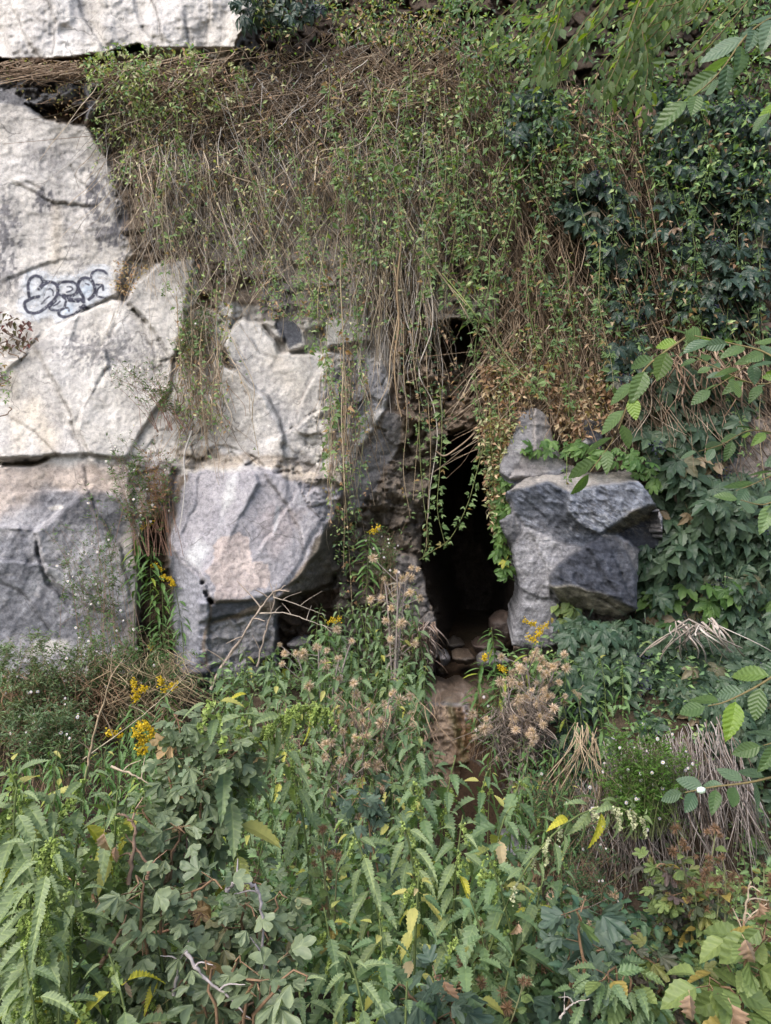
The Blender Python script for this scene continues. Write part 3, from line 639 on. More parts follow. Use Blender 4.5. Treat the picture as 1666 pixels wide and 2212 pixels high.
# stones in and in front of the cave mouth
ST = [((1002,1424),27,15,7.35,(.10,.075,.055),'rounded brown stone blocking part of the cave stream'),
      ((962,1425),15,15,7.45,(.17,.16,.16),'small grey stone left of the brown stone at the cave mouth'),
      ((1066,1432),38,20,7.15,(.16,.15,.145),'flat grey stone at the foot of the big boulder'),
      ((1055,1400),36,22,8.0,(.075,.055,.045),'dark brown stone inside the cave on the right'),
      ((985,1395),22,14,8.3,(.07,.06,.05),'wet dark stone deep in the cave mouth'),
      ((1090,1352),30,36,8.1,(.08,.06,.05),'tall dark stone leaning inside the cave wall'),
      ((645,1392),30,14,7.35,(.19,.18,.18),'grey stone under the overhanging pale bulge'),
      ((560,1420),34,24,7.2,(.14,.135,.14),'dark grey stone at the foot of the overhang'),
      ((418,1455),40,20,6.9,(.17,.16,.165),'jagged grey stone below the pillar of the bulging rock')]
for i, ((u, v), a, b, Y, c, lab) in enumerate(ST):
    r = random.Random(i); n = 9
    poly = [(u+a*math.cos(t)*r.uniform(.8, 1.1), v+b*math.sin(t)*r.uniform(.8, 1.1)) for t in [k*2*PI/n for k in range(n)]]
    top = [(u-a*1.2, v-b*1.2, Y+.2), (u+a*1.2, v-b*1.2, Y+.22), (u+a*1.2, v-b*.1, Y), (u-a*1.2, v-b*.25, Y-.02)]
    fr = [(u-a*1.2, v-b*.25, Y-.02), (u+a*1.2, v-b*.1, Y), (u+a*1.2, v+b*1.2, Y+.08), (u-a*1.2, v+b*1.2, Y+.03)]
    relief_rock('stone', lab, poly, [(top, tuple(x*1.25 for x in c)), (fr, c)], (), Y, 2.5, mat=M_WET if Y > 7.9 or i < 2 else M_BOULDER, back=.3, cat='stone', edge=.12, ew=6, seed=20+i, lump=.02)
# the step the stream falls over, and the lower one
def wcol(U, V, K):
    o = sstep(990, 1015, U)*sstep(1490, 1530, V)*sstep(1640, 1600, V)*np.clip(.6+fbm(U/9, V/9, 320, 3), 0, 1)
    K = K*(1-o[..., None]*.7)+np.array([.36, .18, .04])*o[..., None]*.7
    g = np.exp(-((U-(965+(V-1500)*.28))/9)**2)*sstep(1500, 1540, V)
    K = K*(1-g[..., None]*.5)+np.array([.06, .08, .015])*g[..., None]*.5
    w = np.exp(-((U-1008)/10)**2-((V-1530-(U-1000)*.8)/34)**2)*np.clip(.6+1.5*fbm(U/6, V/6, 324, 3), 0, 1)
    return K*(1-w[..., None]*.85)+np.array([.40, .38, .41])*w[..., None]*.85
relief_rock('waterfall_rock', 'wet orange and brown rock step the cave stream runs down', [(905,1492),(945,1470),(975,1480),(1005,1468),(1040,1488),(1068,1480),(1075,1540),(1050,1600),(1040,1660),(1010,1700),(1005,1790),(930,1790),(918,1690),(925,1620),(900,1560)],
  [([(880,1460,7.0),(980,1455,7.0),(1090,1460,7.0),(1090,1520,6.62),(880,1520,6.62)], (.15,.11,.08)), ([(880,1518,6.58),(975,1525,6.5),(985,1600,6.4),(975,1800,6.3),(880,1800,6.45)], (.25,.18,.125)),
   ([(975,1525,6.5),(1090,1515,6.7),(1090,1800,6.5),(975,1800,6.3),(985,1600,6.4)], (.22,.135,.075))], [([(975,1540),(985,1600),(965,1700)], .08, 12), ([(925,1600),(965,1590)], .06, 10), ([(930,1660),(1000,1650)], .06, 10)], 6.6, 2.5, mat=M_WET, colfn=wcol, back=.5, cat='rock', rough=.05, seed=40, lump=.04)
relief_rock('waterfall_rock', 'brown mossy rock with a thin water trickle low in the gully', [(1085,1850),(1120,1838),(1160,1850),(1180,1890),(1178,1990),(1150,2010),(1080,2005),(1070,1930)],
  [([(1085,1850,5.5),(1180,1850,5.6),(1180,1885,5.35),(1080,1885,5.35)], (.17,.115,.06)), ([(1070,1880,5.3),(1185,1885,5.35),(1180,2015,5.25),(1070,2010,5.25)], (.24,.155,.085))], (), 5.4, 2.5, mat=M_WET, back=.5, cat='rock', rough=.05, seed=41, lump=.05)
# the bank on the right the dead stems hang over
relief_rock('rock_ledge', 'dark wet rock bank behind the hanging dead stems on the right', [(1180,1560),(1300,1500),(1500,1480),(1800,1480),(1850,2050),(1500,2060),(1200,2050),(1170,1800)],
  [([(1180,1480,6.9),(1800,1480,6.8),(1800,1600,6.5),(1180,1600,6.6)], (.06,.05,.04)), ([(1170,1600,6.6),(1850,1600,6.5),(1850,2060,6.0),(1170,2060,6.0)], (.055,.05,.048))], (), 6.5, 6, mat=M_BOULDER, back=.6, cat='rock', rough=.12, seed=42, lump=.15)
# water: a thin sheet from the cave to the step
m = bpy.data.materials.new('water'); t, N, L = nt(m); b = N['Principled BSDF']
b.inputs['Base Color'].default_value = (.5, .42, .34, 1); b.inputs['Roughness'].default_value = .06; b.inputs['IOR'].default_value = 1.33; b.inputs['Transmission Weight'].default_value = .85
bp = N.new('ShaderNodeBump'); bp.inputs['Strength'].default_value = .3; bp.inputs['Distance'].default_value = .01
L.new(_noise(N, L, 25, 3, .6), bp.inputs['Height']); L.new(bp.outputs[0], b.inputs['Normal'])
yy = np.linspace(6.75, 10.5, 60); W = []
for y in yy:
    cxx = .62+.1*math.sin(y*1.3)
    for s in np.linspace(-1, 1, 9):
        x = cxx+s*(.20+.03*math.sin(y*9)); W.append((x, y, zH(cxx, y)+.018))
me = np_mesh('stream', np.array(W), grid_faces(9, 60), m)
tag(obj('stream', me), 'shallow brown stream running out of the cave', None, None, 'structure')

# ------------------------------------------------------------------ graffiti: sprayed outline letters on the pale wall
def gp(L): return [((60+x/3.786)/1.808, (1000+y/3.786)/1.808) for x, y in L]
STR = [
 ([(215,640),(200,560),(190,460),(200,380),(240,320),(300,295),(370,310),(410,360),(460,380),(540,385),(600,420),(630,490),(620,570),(570,650),(500,720),(430,780),(350,830),(270,845),(190,825),(150,770),(140,690),(200,650),(270,615),(350,600)], 15),
 ([(420,375),(380,430),(345,480),(360,490),(420,430),(480,400)], 12),
 ([(480,495),(520,485),(560,520),(560,580)], 8), ([(500,600),(440,650),(385,710)], 7),
 ([(620,430),(680,390),(760,380),(840,385),(900,420),(925,480),(900,540),(850,580),(780,590),(700,575),(640,570)], 14),
 ([(770,455),(820,455),(850,485),(820,515),(760,535)], 8),
 ([(600,660),(540,720),(500,770),(560,800),(640,800),(720,770),(740,700),(750,650),(700,600)], 12), ([(660,670),(620,710),(570,735)], 8),
 ([(740,600),(800,630),(880,650),(960,640),(1010,680),(1000,600),(960,530),(930,460),(940,390),(980,340),(1040,320),(1110,345),(1150,400),(1175,470),(1175,540),(1140,600),(1090,640)], 16),
 ([(850,590),(900,560),(940,520)], 12), ([(800,650),(850,655),(930,665)], 18),
 ([(1120,340),(1130,270),(1170,225),(1230,210),(1300,220),(1350,255)], 13),
 ([(1200,420),(1250,425),(1290,430),(1300,500)], 11), ([(1280,440),(1230,480),(1210,530),(1210,590),(1270,610),(1330,620)], 9),
 ([(730,770),(780,770),(795,810)], 9), ([(650,800),(640,850),(680,890),(750,900),(830,880),(900,840),(960,790),(1010,730),(1060,770),(1110,790)], 14),
 ([(960,760),(1000,770),(1050,800)], 16), ([(1000,350),(1010,360)], 6), ([(1040,405),(1090,425)], 7),
]
gu = np.arange(25, 246, 1.0); gv = np.arange(570, 722, 1.0); U2, V2 = np.meshgrid(gu, gv)
edge_n = 2.0*fbm(U2/6, V2/6, 401, 3)
ink = np.zeros(U2.shape); halo = np.zeros(U2.shape)
for pts, w in STR:
    p = gp(pts); p = spline(np.array(p), 5) if len(p) > 2 else p
    d, _ = polydist([tuple(x) for x in p], U2, V2); w_ = w/3.786/1.808*1.7
    ink = np.maximum(ink, sstep(w_+1.2, w_-1.3, d+edge_n*.35)); halo = np.maximum(halo, sstep(24, 7, d+edge_n*2.5))
pit = sstep(.25, .6, fbm(U2/4, V2/4, 405, 3))
ink = np.clip(ink*(1.0-.45*pit), 0, 1)
lim, _s = polydist([(40,775),(100,715),(170,678),(240,640)], U2, V2); below = _s*1.0
seg = np.interp(U2, [0, 40, 80, 140, 200, 250], [800, 768, 728, 690, 664, 634])
okm = sstep(2, -4, V2-seg)
fill = halo*(.55+.3*fbm(U2/12, V2/12, 403, 3)); blue = np.exp(-((U2-190)/16)**2-((V2-625)/14)**2)+np.exp(-((U2-150)/12)**2-((V2-668)/12)**2)
colg = np.array([.66, .70, .76])[None, None]*(1-ink[..., None])+np.array([.03, .032, .055])*ink[..., None]
colg = colg*(1-.25*np.clip(blue, 0, 1)[..., None]*(1-ink[..., None])*np.array([1, .5, 0]))
alpha = np.clip(np.maximum(ink*.96, fill*.9), 0, 1)*okm
dd = np.array(cliff_fields(U2, V2)[0]); dd = blur(np.minimum(dd, surf(U2, V2)), 2)-.012
m = bpy.data.materials.new('spray_paint'); t, N, L = nt(m); b = N['Principled BSDF']
at = N.new('ShaderNodeAttribute'); at.attribute_name = 'col'; L.new(at.outputs[0], b.inputs['Base Color']); b.inputs['Roughness'].default_value = .8
aa = N.new('ShaderNodeAttribute'); aa.attribute_name = 'cover'; L.new(aa.outputs['Fac'], b.inputs['Alpha'])
me = np_mesh('graffiti', Pn(U2, V2, dd).reshape(-1, 3), grid_faces(len(gu), len(gv))[:, ::-1], m, colg.reshape(-1, 3))
ca = me.attributes.new('cover', 'FLOAT', 'POINT'); ca.data.foreach_set('value', alpha.ravel().astype(np.float32))
tag(obj('graffiti', me), 'black outlined bubble letter graffiti with a pale halo on the left wall', 'graffiti')
# ------------------------------------------------------------------ leaf shapes (unit length along +Y, upper side +Z)
def tri_petiole(V, F, l=.22, w=.018):
    n = len(V); V = np.vstack([V, [(-w, -l, -.05), (w, -l, -.05)]]); F = np.vstack([F, [(n, n+1, 0)]]); return V, F
def t_serrated(w=.38, teeth=6, fold=.25, curl=.25, wide=.38, depth=.10, side=0.0, pet=.15):
    n = 2*teeth+2; s = np.linspace(0, 1, n)
    prof = np.where(s < wide, np.sin(s/wide*PI/2)**.8, np.cos((s-wide)/(1-wide)*PI/2)**.9)*w*.5
    tooth = np.where(np.arange(n) % 2 == 1, 1+depth*1.2, 1-depth); e = prof*tooth; e[0] = .01; e[-1] = 0
    y = s+np.where(np.arange(n) % 2 == 1, .02, -.005)*(e > .01)
    zc = -curl*s**2; up = fold*e
    V = np.vstack([np.stack([side*s*s, s, zc], -1), np.stack([-e+side*s*s, y, zc+up], -1), np.stack([e+side*s*s, y, zc+up], -1)])
    F = []
    for i in range(n-1):
        F += [(i, i+1, n+i+1), (i, n+i+1, n+i), (i, 2*n+i+1, i+1), (i, 2*n+i, 2*n+i+1)]
    V, F = np.array(V), np.array(F)
    return tri_petiole(V, F, pet) if pet else (V, F)
def t_simple(w=.45, fold=.2, curl=.15):
    V = np.array([(0, 0, 0), (-w/2, .42, fold*w), (0, .5, -curl*.3), (w/2, .42, fold*w), (0, 1, -curl)])
    return V, np.array([(0, 2, 1), (0, 3, 2), (1, 2, 4), (2, 3, 4)])
def t_blade(w=.08, curl=.3):
    V = np.array([(-w/2, 0, 0), (w/2, 0, 0), (-w/2, .5, -curl*.2), (w/2, .5, -curl*.2), (0, 1, -curl)])
    return V, np.array([(0, 1, 3), (0, 3, 2), (2, 3, 4)])
def t_lobed(seed=0, cup=.3, lobes=3):
    r = random.Random(seed); an = np.radians(np.linspace(-38, 218, 47))
    cen = [90, 25, 155] if lobes == 3 else [90, 38, 142, -12, 192]
    amp = [1.0, .85, .85] if lobes == 3 else [1, .9, .9, .6, .6]
    R = np.zeros(len(an)); deg = np.degrees(an)
    for c, a in zip(cen, amp):
        R = np.maximum(R, a*(1-.55*np.clip(np.abs(deg-c)/(34 if lobes == 3 else 26), 0, 1)**2.2))
    R = R*(1+.10*np.abs(np.sin(deg/9.5+r.random()*6))-.05)*.62
    x = R*np.cos(an); y = .36+R*np.sin(an)*1.02
    z = -cup*R*R+.08*np.sin(deg/30+r.random()*6)*R*2
    V = np.vstack([[(0, .14, 0)], np.stack([x, y, z], -1)]); n = len(an)
    F = [(0, i, i+1) for i in range(1, n)]
    return tri_petiole(V, np.array(F), .35)
def t_palmate(seed=0, teeth=3, droop=.5):
    r = random.Random(seed); Vs = []; Fs = []; n = 0
    for a, s in ((-100, .62), (-48, .88), (0, 1.0), (48, .88), (100, .62)):
        V, F = t_serrated(.46, teeth, .28, droop*r.uniform(.6, 1.2), .55, .10, 0, 0)
        V = V*s*.62; t = math.radians(a+r.uniform(-8, 8)); c, q_ = math.cos(t), math.sin(t)
        W = V.copy(); W[:, 0] = c*V[:, 0]+q_*V[:, 1]; W[:, 1] = -q_*V[:, 0]+c*V[:, 1]+.35
        G = F+n; G[G == n] = 0; Vs.append(W); Fs.append(G); n += len(W)
    return tri_petiole(np.vstack(Vs), np.vstack(Fs), .2)
def t_trifoliate(seed=0):
    r = random.Random(seed); Vs = []; Fs = []; n = 0
    for a, s in ((-70, .75), (0, 1.0), (70, .75)):
        V, F = t_simple(.5, .2, .25); V = V*s*.6; t = math.radians(a+r.uniform(-12, 12)); c, q_ = math.cos(t), math.sin(t)
        W = V.copy(); W[:, 0] = c*V[:, 0]+q_*V[:, 1]; W[:, 1] = -q_*V[:, 0]+c*V[:, 1]+.2
        G = F+n; G[G == n] = 0; Vs.append(W); Fs.append(G); n += len(W)
    return tri_petiole(np.vstack(Vs), np.vstack(Fs), .1)
def leafset(name, tmpls, mats):
    return [np_mesh(name, T[0], T[1], m, None, False) for m in mats for T in tmpls]

G_NET = leaf_mat('nettle_green', (.12, .185, .08), (.225, .30, .135), (.40, .38, .05), .98, .5, .3, .7, 13)
G_NETD = leaf_mat('nettle_deep_green', (.075, .14, .06), (.165, .25, .115), (.34, .34, .08), .985, .5, .3, .6, 12)
G_YEL = leaf_mat('yellowing_leaf', (.38, .38, .06), (.50, .46, .12), (.45, .36, .22), .95, .55, .35, -.3, 13)
G_CUR = leaf_mat('currant_green', (.10, .145, .075), (.21, .265, .145), (.36, .25, .14), .985, .42, .22, .4, 5)
G_CURD = leaf_mat('currant_blue_green', (.045, .085, .06), (.085, .135, .095), (.10, .15, .05), .97, .5, .2, .35, 7)
G_CRP = leaf_mat('creeper_dark_green', (.030, .068, .036), (.075, .125, .070), (.22, .17, .11), .985, .42, .18, .25, 12)
G_CRD = leaf_mat('creeper_blue_green', (.018, .045, .030), (.048, .082, .058), (.16, .10, .07), .985, .36, .12, .25, 12)
G_CRL = leaf_mat('creeper_fresh_green', (.06, .15, .03), (.13, .24, .05), (.3, .3, .05), .97, .45, .35, .3, 12)
G_ELM = leaf_mat('elm_green', (.065, .13, .035), (.12, .20, .06), (.17, .27, .04), .9, .34, .38, .07, 15)
G_ELMB = leaf_mat('elm_blue_green', (.06, .12, .06), (.12, .19, .11), (.17, .27, .06), .93, .32, .3, .07, 15)
G_ELMY = leaf_mat('elm_lit_green', (.05, .10, .02), (.10, .17, .025), (.2, .28, .02), .9, .45, .5, .3, 15)
G_MINT = leaf_mat('mid_bush_green', (.085, .16, .065), (.17, .27, .11), (.30, .29, .08), .985, .5, .3, .3, 10)
G_GOLD = leaf_mat('goldenrod_green', (.06, .15, .03), (.12, .23, .06), (.25, .3, .05), .97, .5, .3, .2, 8)
G_PUR = leaf_mat('purple_tinged_leaf', (.06, .09, .045), (.13, .09, .09), (.16, .17, .06), .85, .5, .25, .3, 9)
G_RED = leaf_mat('reddened_leaf', (.10, .025, .035), (.10, .10, .04), (.16, .05, .05), .8, .5, .25, .2, 9)
G_VINE = leaf_mat('vine_leaf_green', (.09, .17, .05), (.20, .30, .10), (.26, .17, .07), .93, .5, .35, .0, 9)
G_BUR = leaf_mat('bur_leaf_green', (.11, .17, .045), (.20, .27, .07), (.33, .26, .08), .9, .5, .3, .35, 9)

L_NET = leafset('nettle_leaf', [t_serrated(.33, 12, .4, .3, .32, .13), t_serrated(.29, 12, .5, .5, .30, .14, .06), t_serrated(.36, 12, .3, .7, .33, .13, -.08)], [G_NET])
L_NETD = leafset('nettle_leaf', [t_serrated(.40, 8, .45, .25, .28, .20), t_serrated(.34, 8, .55, .5, .28, .22, .10), t_serrated(.44, 8, .3, .7, .27, .20, -.08)], [G_NETD, G_NETD, G_MINT])
L_YEL = leafset('nettle_leaf', [t_serrated(.5, 8, .3, .3, .34), t_serrated(.42, 8, .4, .5, .33)], [G_YEL])
L_MINT = leafset('bush_leaf', [t_serrated(.44, 6, .5, .25, .30, .2), t_serrated(.38, 6, .6, .5, .28, .2, .08)], [G_MINT, G_NETD])
L_CUR = leafset('currant_leaf', [t_lobed(i, c) for i, c in ((0, .35), (1, .9), (2, -.25), (3, 1.4))], [G_CUR])
L_CURD = leafset('currant_leaf', [t_lobed(i+5, c, 5) for i, c in ((0, .35), (1, .8), (2, -.2))], [G_CURD])
L_CRP = leafset('creeper_leaf', [t_palmate(i, 4, d) for i, d in ((0, .35), (1, .7), (2, .5))], [G_CRP])
L_CRD = leafset('creeper_leaf', [t_palmate(i+4, 3, d) for i, d in ((0, .4), (1, .8), (2, .6))], [G_CRD])
L_CRL = leafset('creeper_leaf', [t_palmate(i+7, 3, d) for i, d in ((0, .35), (1, .7))], [G_CRL])
L_ELM = leafset('elm_leaf', [t_serrated(.54, 9, .15, .15, .42, .05), t_serrated(.5, 9, .25, .4, .42, .05, .1), t_serrated(.56, 9, .1, -.1, .42, .05, -.1)], [G_ELM, G_ELMB])
L_ELMY = leafset('elm_leaf', [t_serrated(.5, 4, .15, .15, .42, .05), t_serrated(.46, 4, .25, .4, .42, .05, .1)], [G_ELMY])
L_GOLD = leafset('goldenrod_leaf', [t_serrated(.22, 2, .3, .3, .4, .03), t_serrated(.2, 2, .3, .6, .4, .03, .1)], [G_GOLD])
L_THIS = leafset("thistle_leaf", [t_serrated(.3, 4, .5, .5, .4, .3), t_serrated(.25, 4, .5, .9, .4, .3, .2)], [leaf_mat("thistle_grey", (.13, .12, .09), (.24, .21, .17), (.25, .2, .15), .9, .7, .15, .1, 8)])
L_PUR = leafset('lobed_leaf', [t_lobed(i+9, c, 5) for i, c in ((0, .3), (1, .9))], [G_PUR, G_PUR, G_BUR])
L_RED = leafset('small_leaf', [t_simple(.6), t_simple(.5, .3, .4)], [G_RED])
L_VINE = leafset('leaf', [t_trifoliate(0), t_trifoliate(1), t_simple(.55)], [G_VINE])
G_ORG = leaf_mat('orange_dry_leaf', (.34, .17, .08), (.48, .28, .15), (.16, .24, .07), .7, .6, .35, 0, 8)
L_ORG = leafset('leaf', [t_trifoliate(0), t_simple(.7, .4, .6)], [G_ORG, G_VINE])
L_BUR = leafset('bur_leaf', [t_serrated(.72, 6, .2, .2, .35, .05), t_serrated(.66, 6, .35, .45, .35, .05, .1)], [G_BUR])
TS, TB, TT = t_simple()+(np.array([.8, 1, 1.35, 1, 1.1]),), t_blade(), t_trifoliate(3)

def local_leaves(root, name, pos, R, size, meshes, limit=300, sub=None):
    """leaves as objects; those past the limit joined in one part"""
    pos = np.asarray(pos); size = np.asarray(size); par = sub or root; org = np.array(root.location)
    order = np.argsort(-size); k = min(limit, len(order))
    for i in order[:k]:
        o = bpy.data.objects.new(name, meshes[rng.integers(len(meshes))]); C.objects.link(o); o.parent = par
        M = np.eye(4); M[:3, :3] = R[i]*size[i]; M[:3, 3] = pos[i]-org; o.matrix_basis = Matrix(M.tolist())
    rest = order[k:]
    if len(rest):
        me0 = meshes[0]; V = np.empty(len(me0.vertices)*3, np.float32); me0.vertices.foreach_get('co', V)
        F = np.array([p.vertices[:] for p in me0.polygons]); mb = MB()
        base = np.array(me0.materials[0].node_tree.nodes['Color Ramp'].color_ramp.elements[0].color[:3]) if 'Color Ramp' in me0.materials[0].node_tree.nodes else np.array([.07, .13, .05])
        colr = base*(1+rng.random((len(rest), 1))*.9)
        scatter(mb, (V.reshape(-1, 3), F), pos[rest], R[rest], size[rest], colr)
        tag(obj('leaves', mb.mesh('leaves', M_LEAFC, root.location), par), kind='stuff')
def dirs(az, el):
    return np.stack([np.cos(az)*np.cos(el), np.sin(az)*np.cos(el), np.sin(el)], -1)
def rnd_frames(D, up=(0, -.25, 1), j=.35):
    N = np.array(up)[None]+rng.normal(0, j, D.shape); return frames(D, N)
def bez(a, b, c, d, n):
    t = np.linspace(0, 1, n)[:, None]; a, b, c, d = [np.asarray(tuple(p), float) for p in (a, b, c, d)]
    return a*(1-t)**3+3*b*t*(1-t)**2+3*c*t*t*(1-t)+d*t**3
def along(pts, s):
    d = np.r_[0, np.cumsum(np.linalg.norm(np.diff(pts, axis=0), axis=1))]; L = d[-1]
    q_ = np.stack([np.interp(s, d, pts[:, i]) for i in range(3)], -1)
    e = np.stack([np.interp(np.minimum(s+.01*L, L), d, pts[:, i])-np.interp(np.maximum(s-.01*L, 0), d, pts[:, i]) for i in range(3)], -1)
    return q_, e/(np.linalg.norm(e, axis=1, keepdims=True)+1e-9), L
def plen(pts): return np.linalg.norm(np.diff(pts, axis=0), axis=1).sum()
SG = (.13, .17, .06); ST_BR = (.22, .14, .085); ST_GY = (.28, .25, .23); ST_TAN = (.34, .26, .17)

def base_under(x, Y, lean=0.0):
    bx = x+lean; return Vector((bx, Y, zH(bx, Y)-.02))
def nettle(label, tip, bend=(0, 0), leaf=.13, space=.055, n=14, meshes=None, catkin=.5, ccol=(.20, .27, .07), yellow=0.0, name='nettle', cat='nettle', group=None, elong=1.0, droop=.5, stemcol=SG, base=None, yms=None, lname='leaf'):
    """an upright or arching stem with opposite toothed leaves; tip is a point in the place"""
    meshes = meshes or L_NETD
    b = base if base is not None else base_under(tip.x, tip.y, random.uniform(-.12, .12))
    t = thing(name, label, cat, b, group)
    h = tip.z-b.z; mid = Vector((b.x, b.y, b.z+h*.75))
    top = Vector((tip.x-bend[0]*.35, tip.y-bend[1]*.35, tip.z+.35*math.hypot(*bend)))
    pts = bez(b, mid, top, tip, 18)
    mb = MB(); R = np.linspace(.0045, .0018, len(pts))[None]
    V, F = tubes(pts[None], R, 4); mb.add(V, F, stemcol); obj('stem', mb.mesh('stem', M_STEM, b), t)
    L = plen(pts); s = L-np.cumsum(np.r_[0.01, space*(.45+.75*np.linspace(0, 1, n)**.7)]); s = s[s > .06*L]
    q_, d, _ = along(pts, s); m = len(s); pos = []; D = []; size = []; N = []
    ph = random.random()*PI
    for i in range(m):
        f = min(1, .30+i/5)
        ax = Vector(d[i]); a = ax.orthogonal().normalized(); c = ax.cross(a)
        for k in (0, 1):
            an = ph+i*PI/2+k*PI+random.uniform(-.35, .35)
            o = a*math.cos(an)+c*math.sin(an)
            el = .55-droop*min(i/4, 1.4)+random.uniform(-.3, .2)
            dr = (o*math.cos(el)+ax*math.sin(el)*.8+Vector((0, 0, -.25*droop*min(i, 3)))).normalized()
            pos.append(q_[i]+np.array(o)*.02); D.append(dr); N.append(ax*1.0+Vector((0, -.25, .7))+o*.2); size.append(leaf*f*random.uniform(.75, 1.1)*(1 if i < m*.75 else .8))
    D = np.array([tuple(x) for x in D]); N = np.array([tuple(x) for x in N])+rng.normal(0, .2, D.shape); pos = np.array(pos); size = np.array(size)
    Rm = frames(D, N)
    y = rng.random(len(size)) < yellow
    if y.any(): local_leaves(t, lname, pos[y], Rm[y], size[y]*.78, yms or L_YEL)
    local_leaves(t, lname, pos[~y], Rm[~y], size[~y], meshes)
    if catkin > 0:
        for i in [j for j in range(1, m) for _ in range(3 if catkin > 1 else 1)]:
            if random.random() > catkin: continue
            mb = MB(); K_ = 60 if catkin > 1 else 36; tt = rng.random(K_)
            an = random.random()*6.28; o = np.array([math.cos(an), math.sin(an), 0])*.035*leaf/.13
            ln = leaf*.55*random.uniform(.6, 1.2)
            P_ = q_[i]+o*rng.uniform(.3, 1.6)*np.sqrt(tt)[:, None]*1.3+np.array([0, 0, -1])*(tt**1.3)[:, None]*ln+rng.normal(0, .005*leaf/.13, (K_, 3))
            Rr = rnd_frames(rng.normal(0, 1, (K_, 3)), j=1); cc = np.array(ccol)*(1+rng.uniform(-.3, .5, (K_, 1)))
            scatter(mb, TET, P_, Rr, rng.uniform(.006, .011, K_)*leaf/.13, cc)
            obj('flower_cluster', mb.mesh('flower_cluster', M_LEAFC, b, False), t)
    return t
TET = (np.array([(0, 0, .8), (.75, 0, -.3), (-.4, .65, -.3), (-.4, -.65, -.3)]), np.array([(0, 1, 2), (0, 2, 3), (0, 3, 1), (1, 3, 2)]))
def shrub(label, base, tips, leaf, per, meshes, name='currant_bush', cat='bush', group=None, col=ST_BR, r0=.007, f0=.3, spread_=.04, up=(0, -.4, 1), sag=.15, lname='leaf', limit=300, jit=.5):
    t = thing(name, label, cat, base, group); pos = []; D = []; S = []
    for tip in tips:
        tip = Vector(tip); h = tip.z-base.z
        m1 = base+Vector((random.uniform(-.1, .1), random.uniform(-.1, .1), h*.5)); m2 = tip+Vector((base.x-tip.x, base.y-tip.y, 0))*.35+Vector((0, 0, sag*abs(h)))
        pts = bez(base, m1, m2, tip, 16); pts[1:-1] += rng.normal(0, .008, (14, 3))
        mb = MB(); V, F = tubes(pts[None], np.linspace(r0, r0*.25, 16)[None], 5); mb.add(V, F, np.array(col)*random.uniform(.7, 1.2))
        L = plen(pts); s = L*(f0+(1-f0)*rng.random(per)**.8); q_, d, _ = along(pts, s)
        az = rng.random(per)*2*PI; el = rng.uniform(-.5, .6, per); dd = dirs(az, el); dd[:, 1] -= .25
        off = rng.uniform(.3, 1.4, (per, 1))*spread_
        pos.append(q_+dd*off); D.append(dd+np.array([0, 0, -.25])); S.append(leaf*rng.uniform(.55, 1.15, per))
        for i in range(0, per, 3):        # side shoots carrying the leaves
            V, F = tubes(np.array([[q_[i], q_[i]+dd[i]*off[i]*.6, q_[i]+dd[i]*off[i]]]), np.full((1, 3), r0*.22), 3); mb.add(V, F, np.array(col)*.9)
        obj('branch', mb.mesh('branch', M_STEM, base), t)
    pos = np.concatenate(pos); D = np.concatenate(D); S = np.concatenate(S)
    local_leaves(t, lname, pos, rnd_frames(D, up, jit), S, meshes, limit)
    return t
ORD = ['leftmost', 'second', 'third', 'fourth', 'fifth', 'sixth', 'seventh', 'eighth', 'ninth', 'tenth', 'eleventh', 'twelfth', 'thirteenth', 'fourteenth', 'fifteenth', 'sixteenth', 'seventeenth', 'eighteenth', 'nineteenth', 'twentieth']
def ordn(i): return ORD[0] if i == 0 else ORD[min(i, 19)]+' from the left'

# ------------------------------------------------------------------ the tangle of stems and small leaves over the cliff
def strands(k, u0, v0, L, drift, wob, off, n=12, hang=.0):
    """k hanging stems in frame measures, set just in front of the rock"""
    t = np.linspace(0, 1, n)[None]; ph = rng.random((k, 1))*6.28; ph2 = rng.random((k, 1))*6.28
    u = u0[:, None]+drift[:, None]*t**1.2+wob[:, None]*(np.sin(t*4.5+ph)-np.sin(ph))+wob[:, None]*.35*np.sin(t*13+ph2)
    v = v0[:, None]+L[:, None]*t
    Y = env(u, v)-off[:, None]*(.6+.5*np.sin(t*3+ph2))
    return Pn(u, v, Y), u, v, Y
def in_poly(poly, k, top=None):
    a = np.array(poly, float); out = []
    while len(out) < k:
        c = rng.uniform(a.min(0), a.max(0), (k*3, 2)); m = inside(poly, c[:, 0], c[:, 1]); out += list(c[m])
    return np.array(out[:k])
browns = np.array([(.25, .18, .125), (.35, .275, .20), (.46, .385, .295), (.18, .135, .10), (.40, .37, .34), (.28, .205, .14)])
def tangle(name, label, spec):
    mb = MB()
    for poly, k, Lr, dr, wb, ofr, rr, pal in spec:
        p = in_poly(poly, k); L = rng.uniform(*Lr, k); d = rng.normal(dr[0], dr[1], k)*L
        W, *_ = strands(k, p[:, 0], p[:, 1], L, d, rng.uniform(0, wb, k), rng.uniform(*ofr, k))
        R = rng.uniform(*rr, k)[:, None]*np.linspace(1, .45, 12)[None]
        V, F = tubes(W, R, 3); c = browns[rng.choice(pal, k)]*rng.uniform(.75, 1.3, (k, 1)); mb.add(V, F, np.repeat(c, 36, 0))
    tag(obj(name, mb.mesh(name, M_STEM)), label, 'vines', None, 'stuff')
TL = [(200,130),(330,110),(540,90),(620,60),(900,20),(1060,40),(1060,280),(1000,400),(820,300),(560,290),(400,310),(290,340),(215,280)]
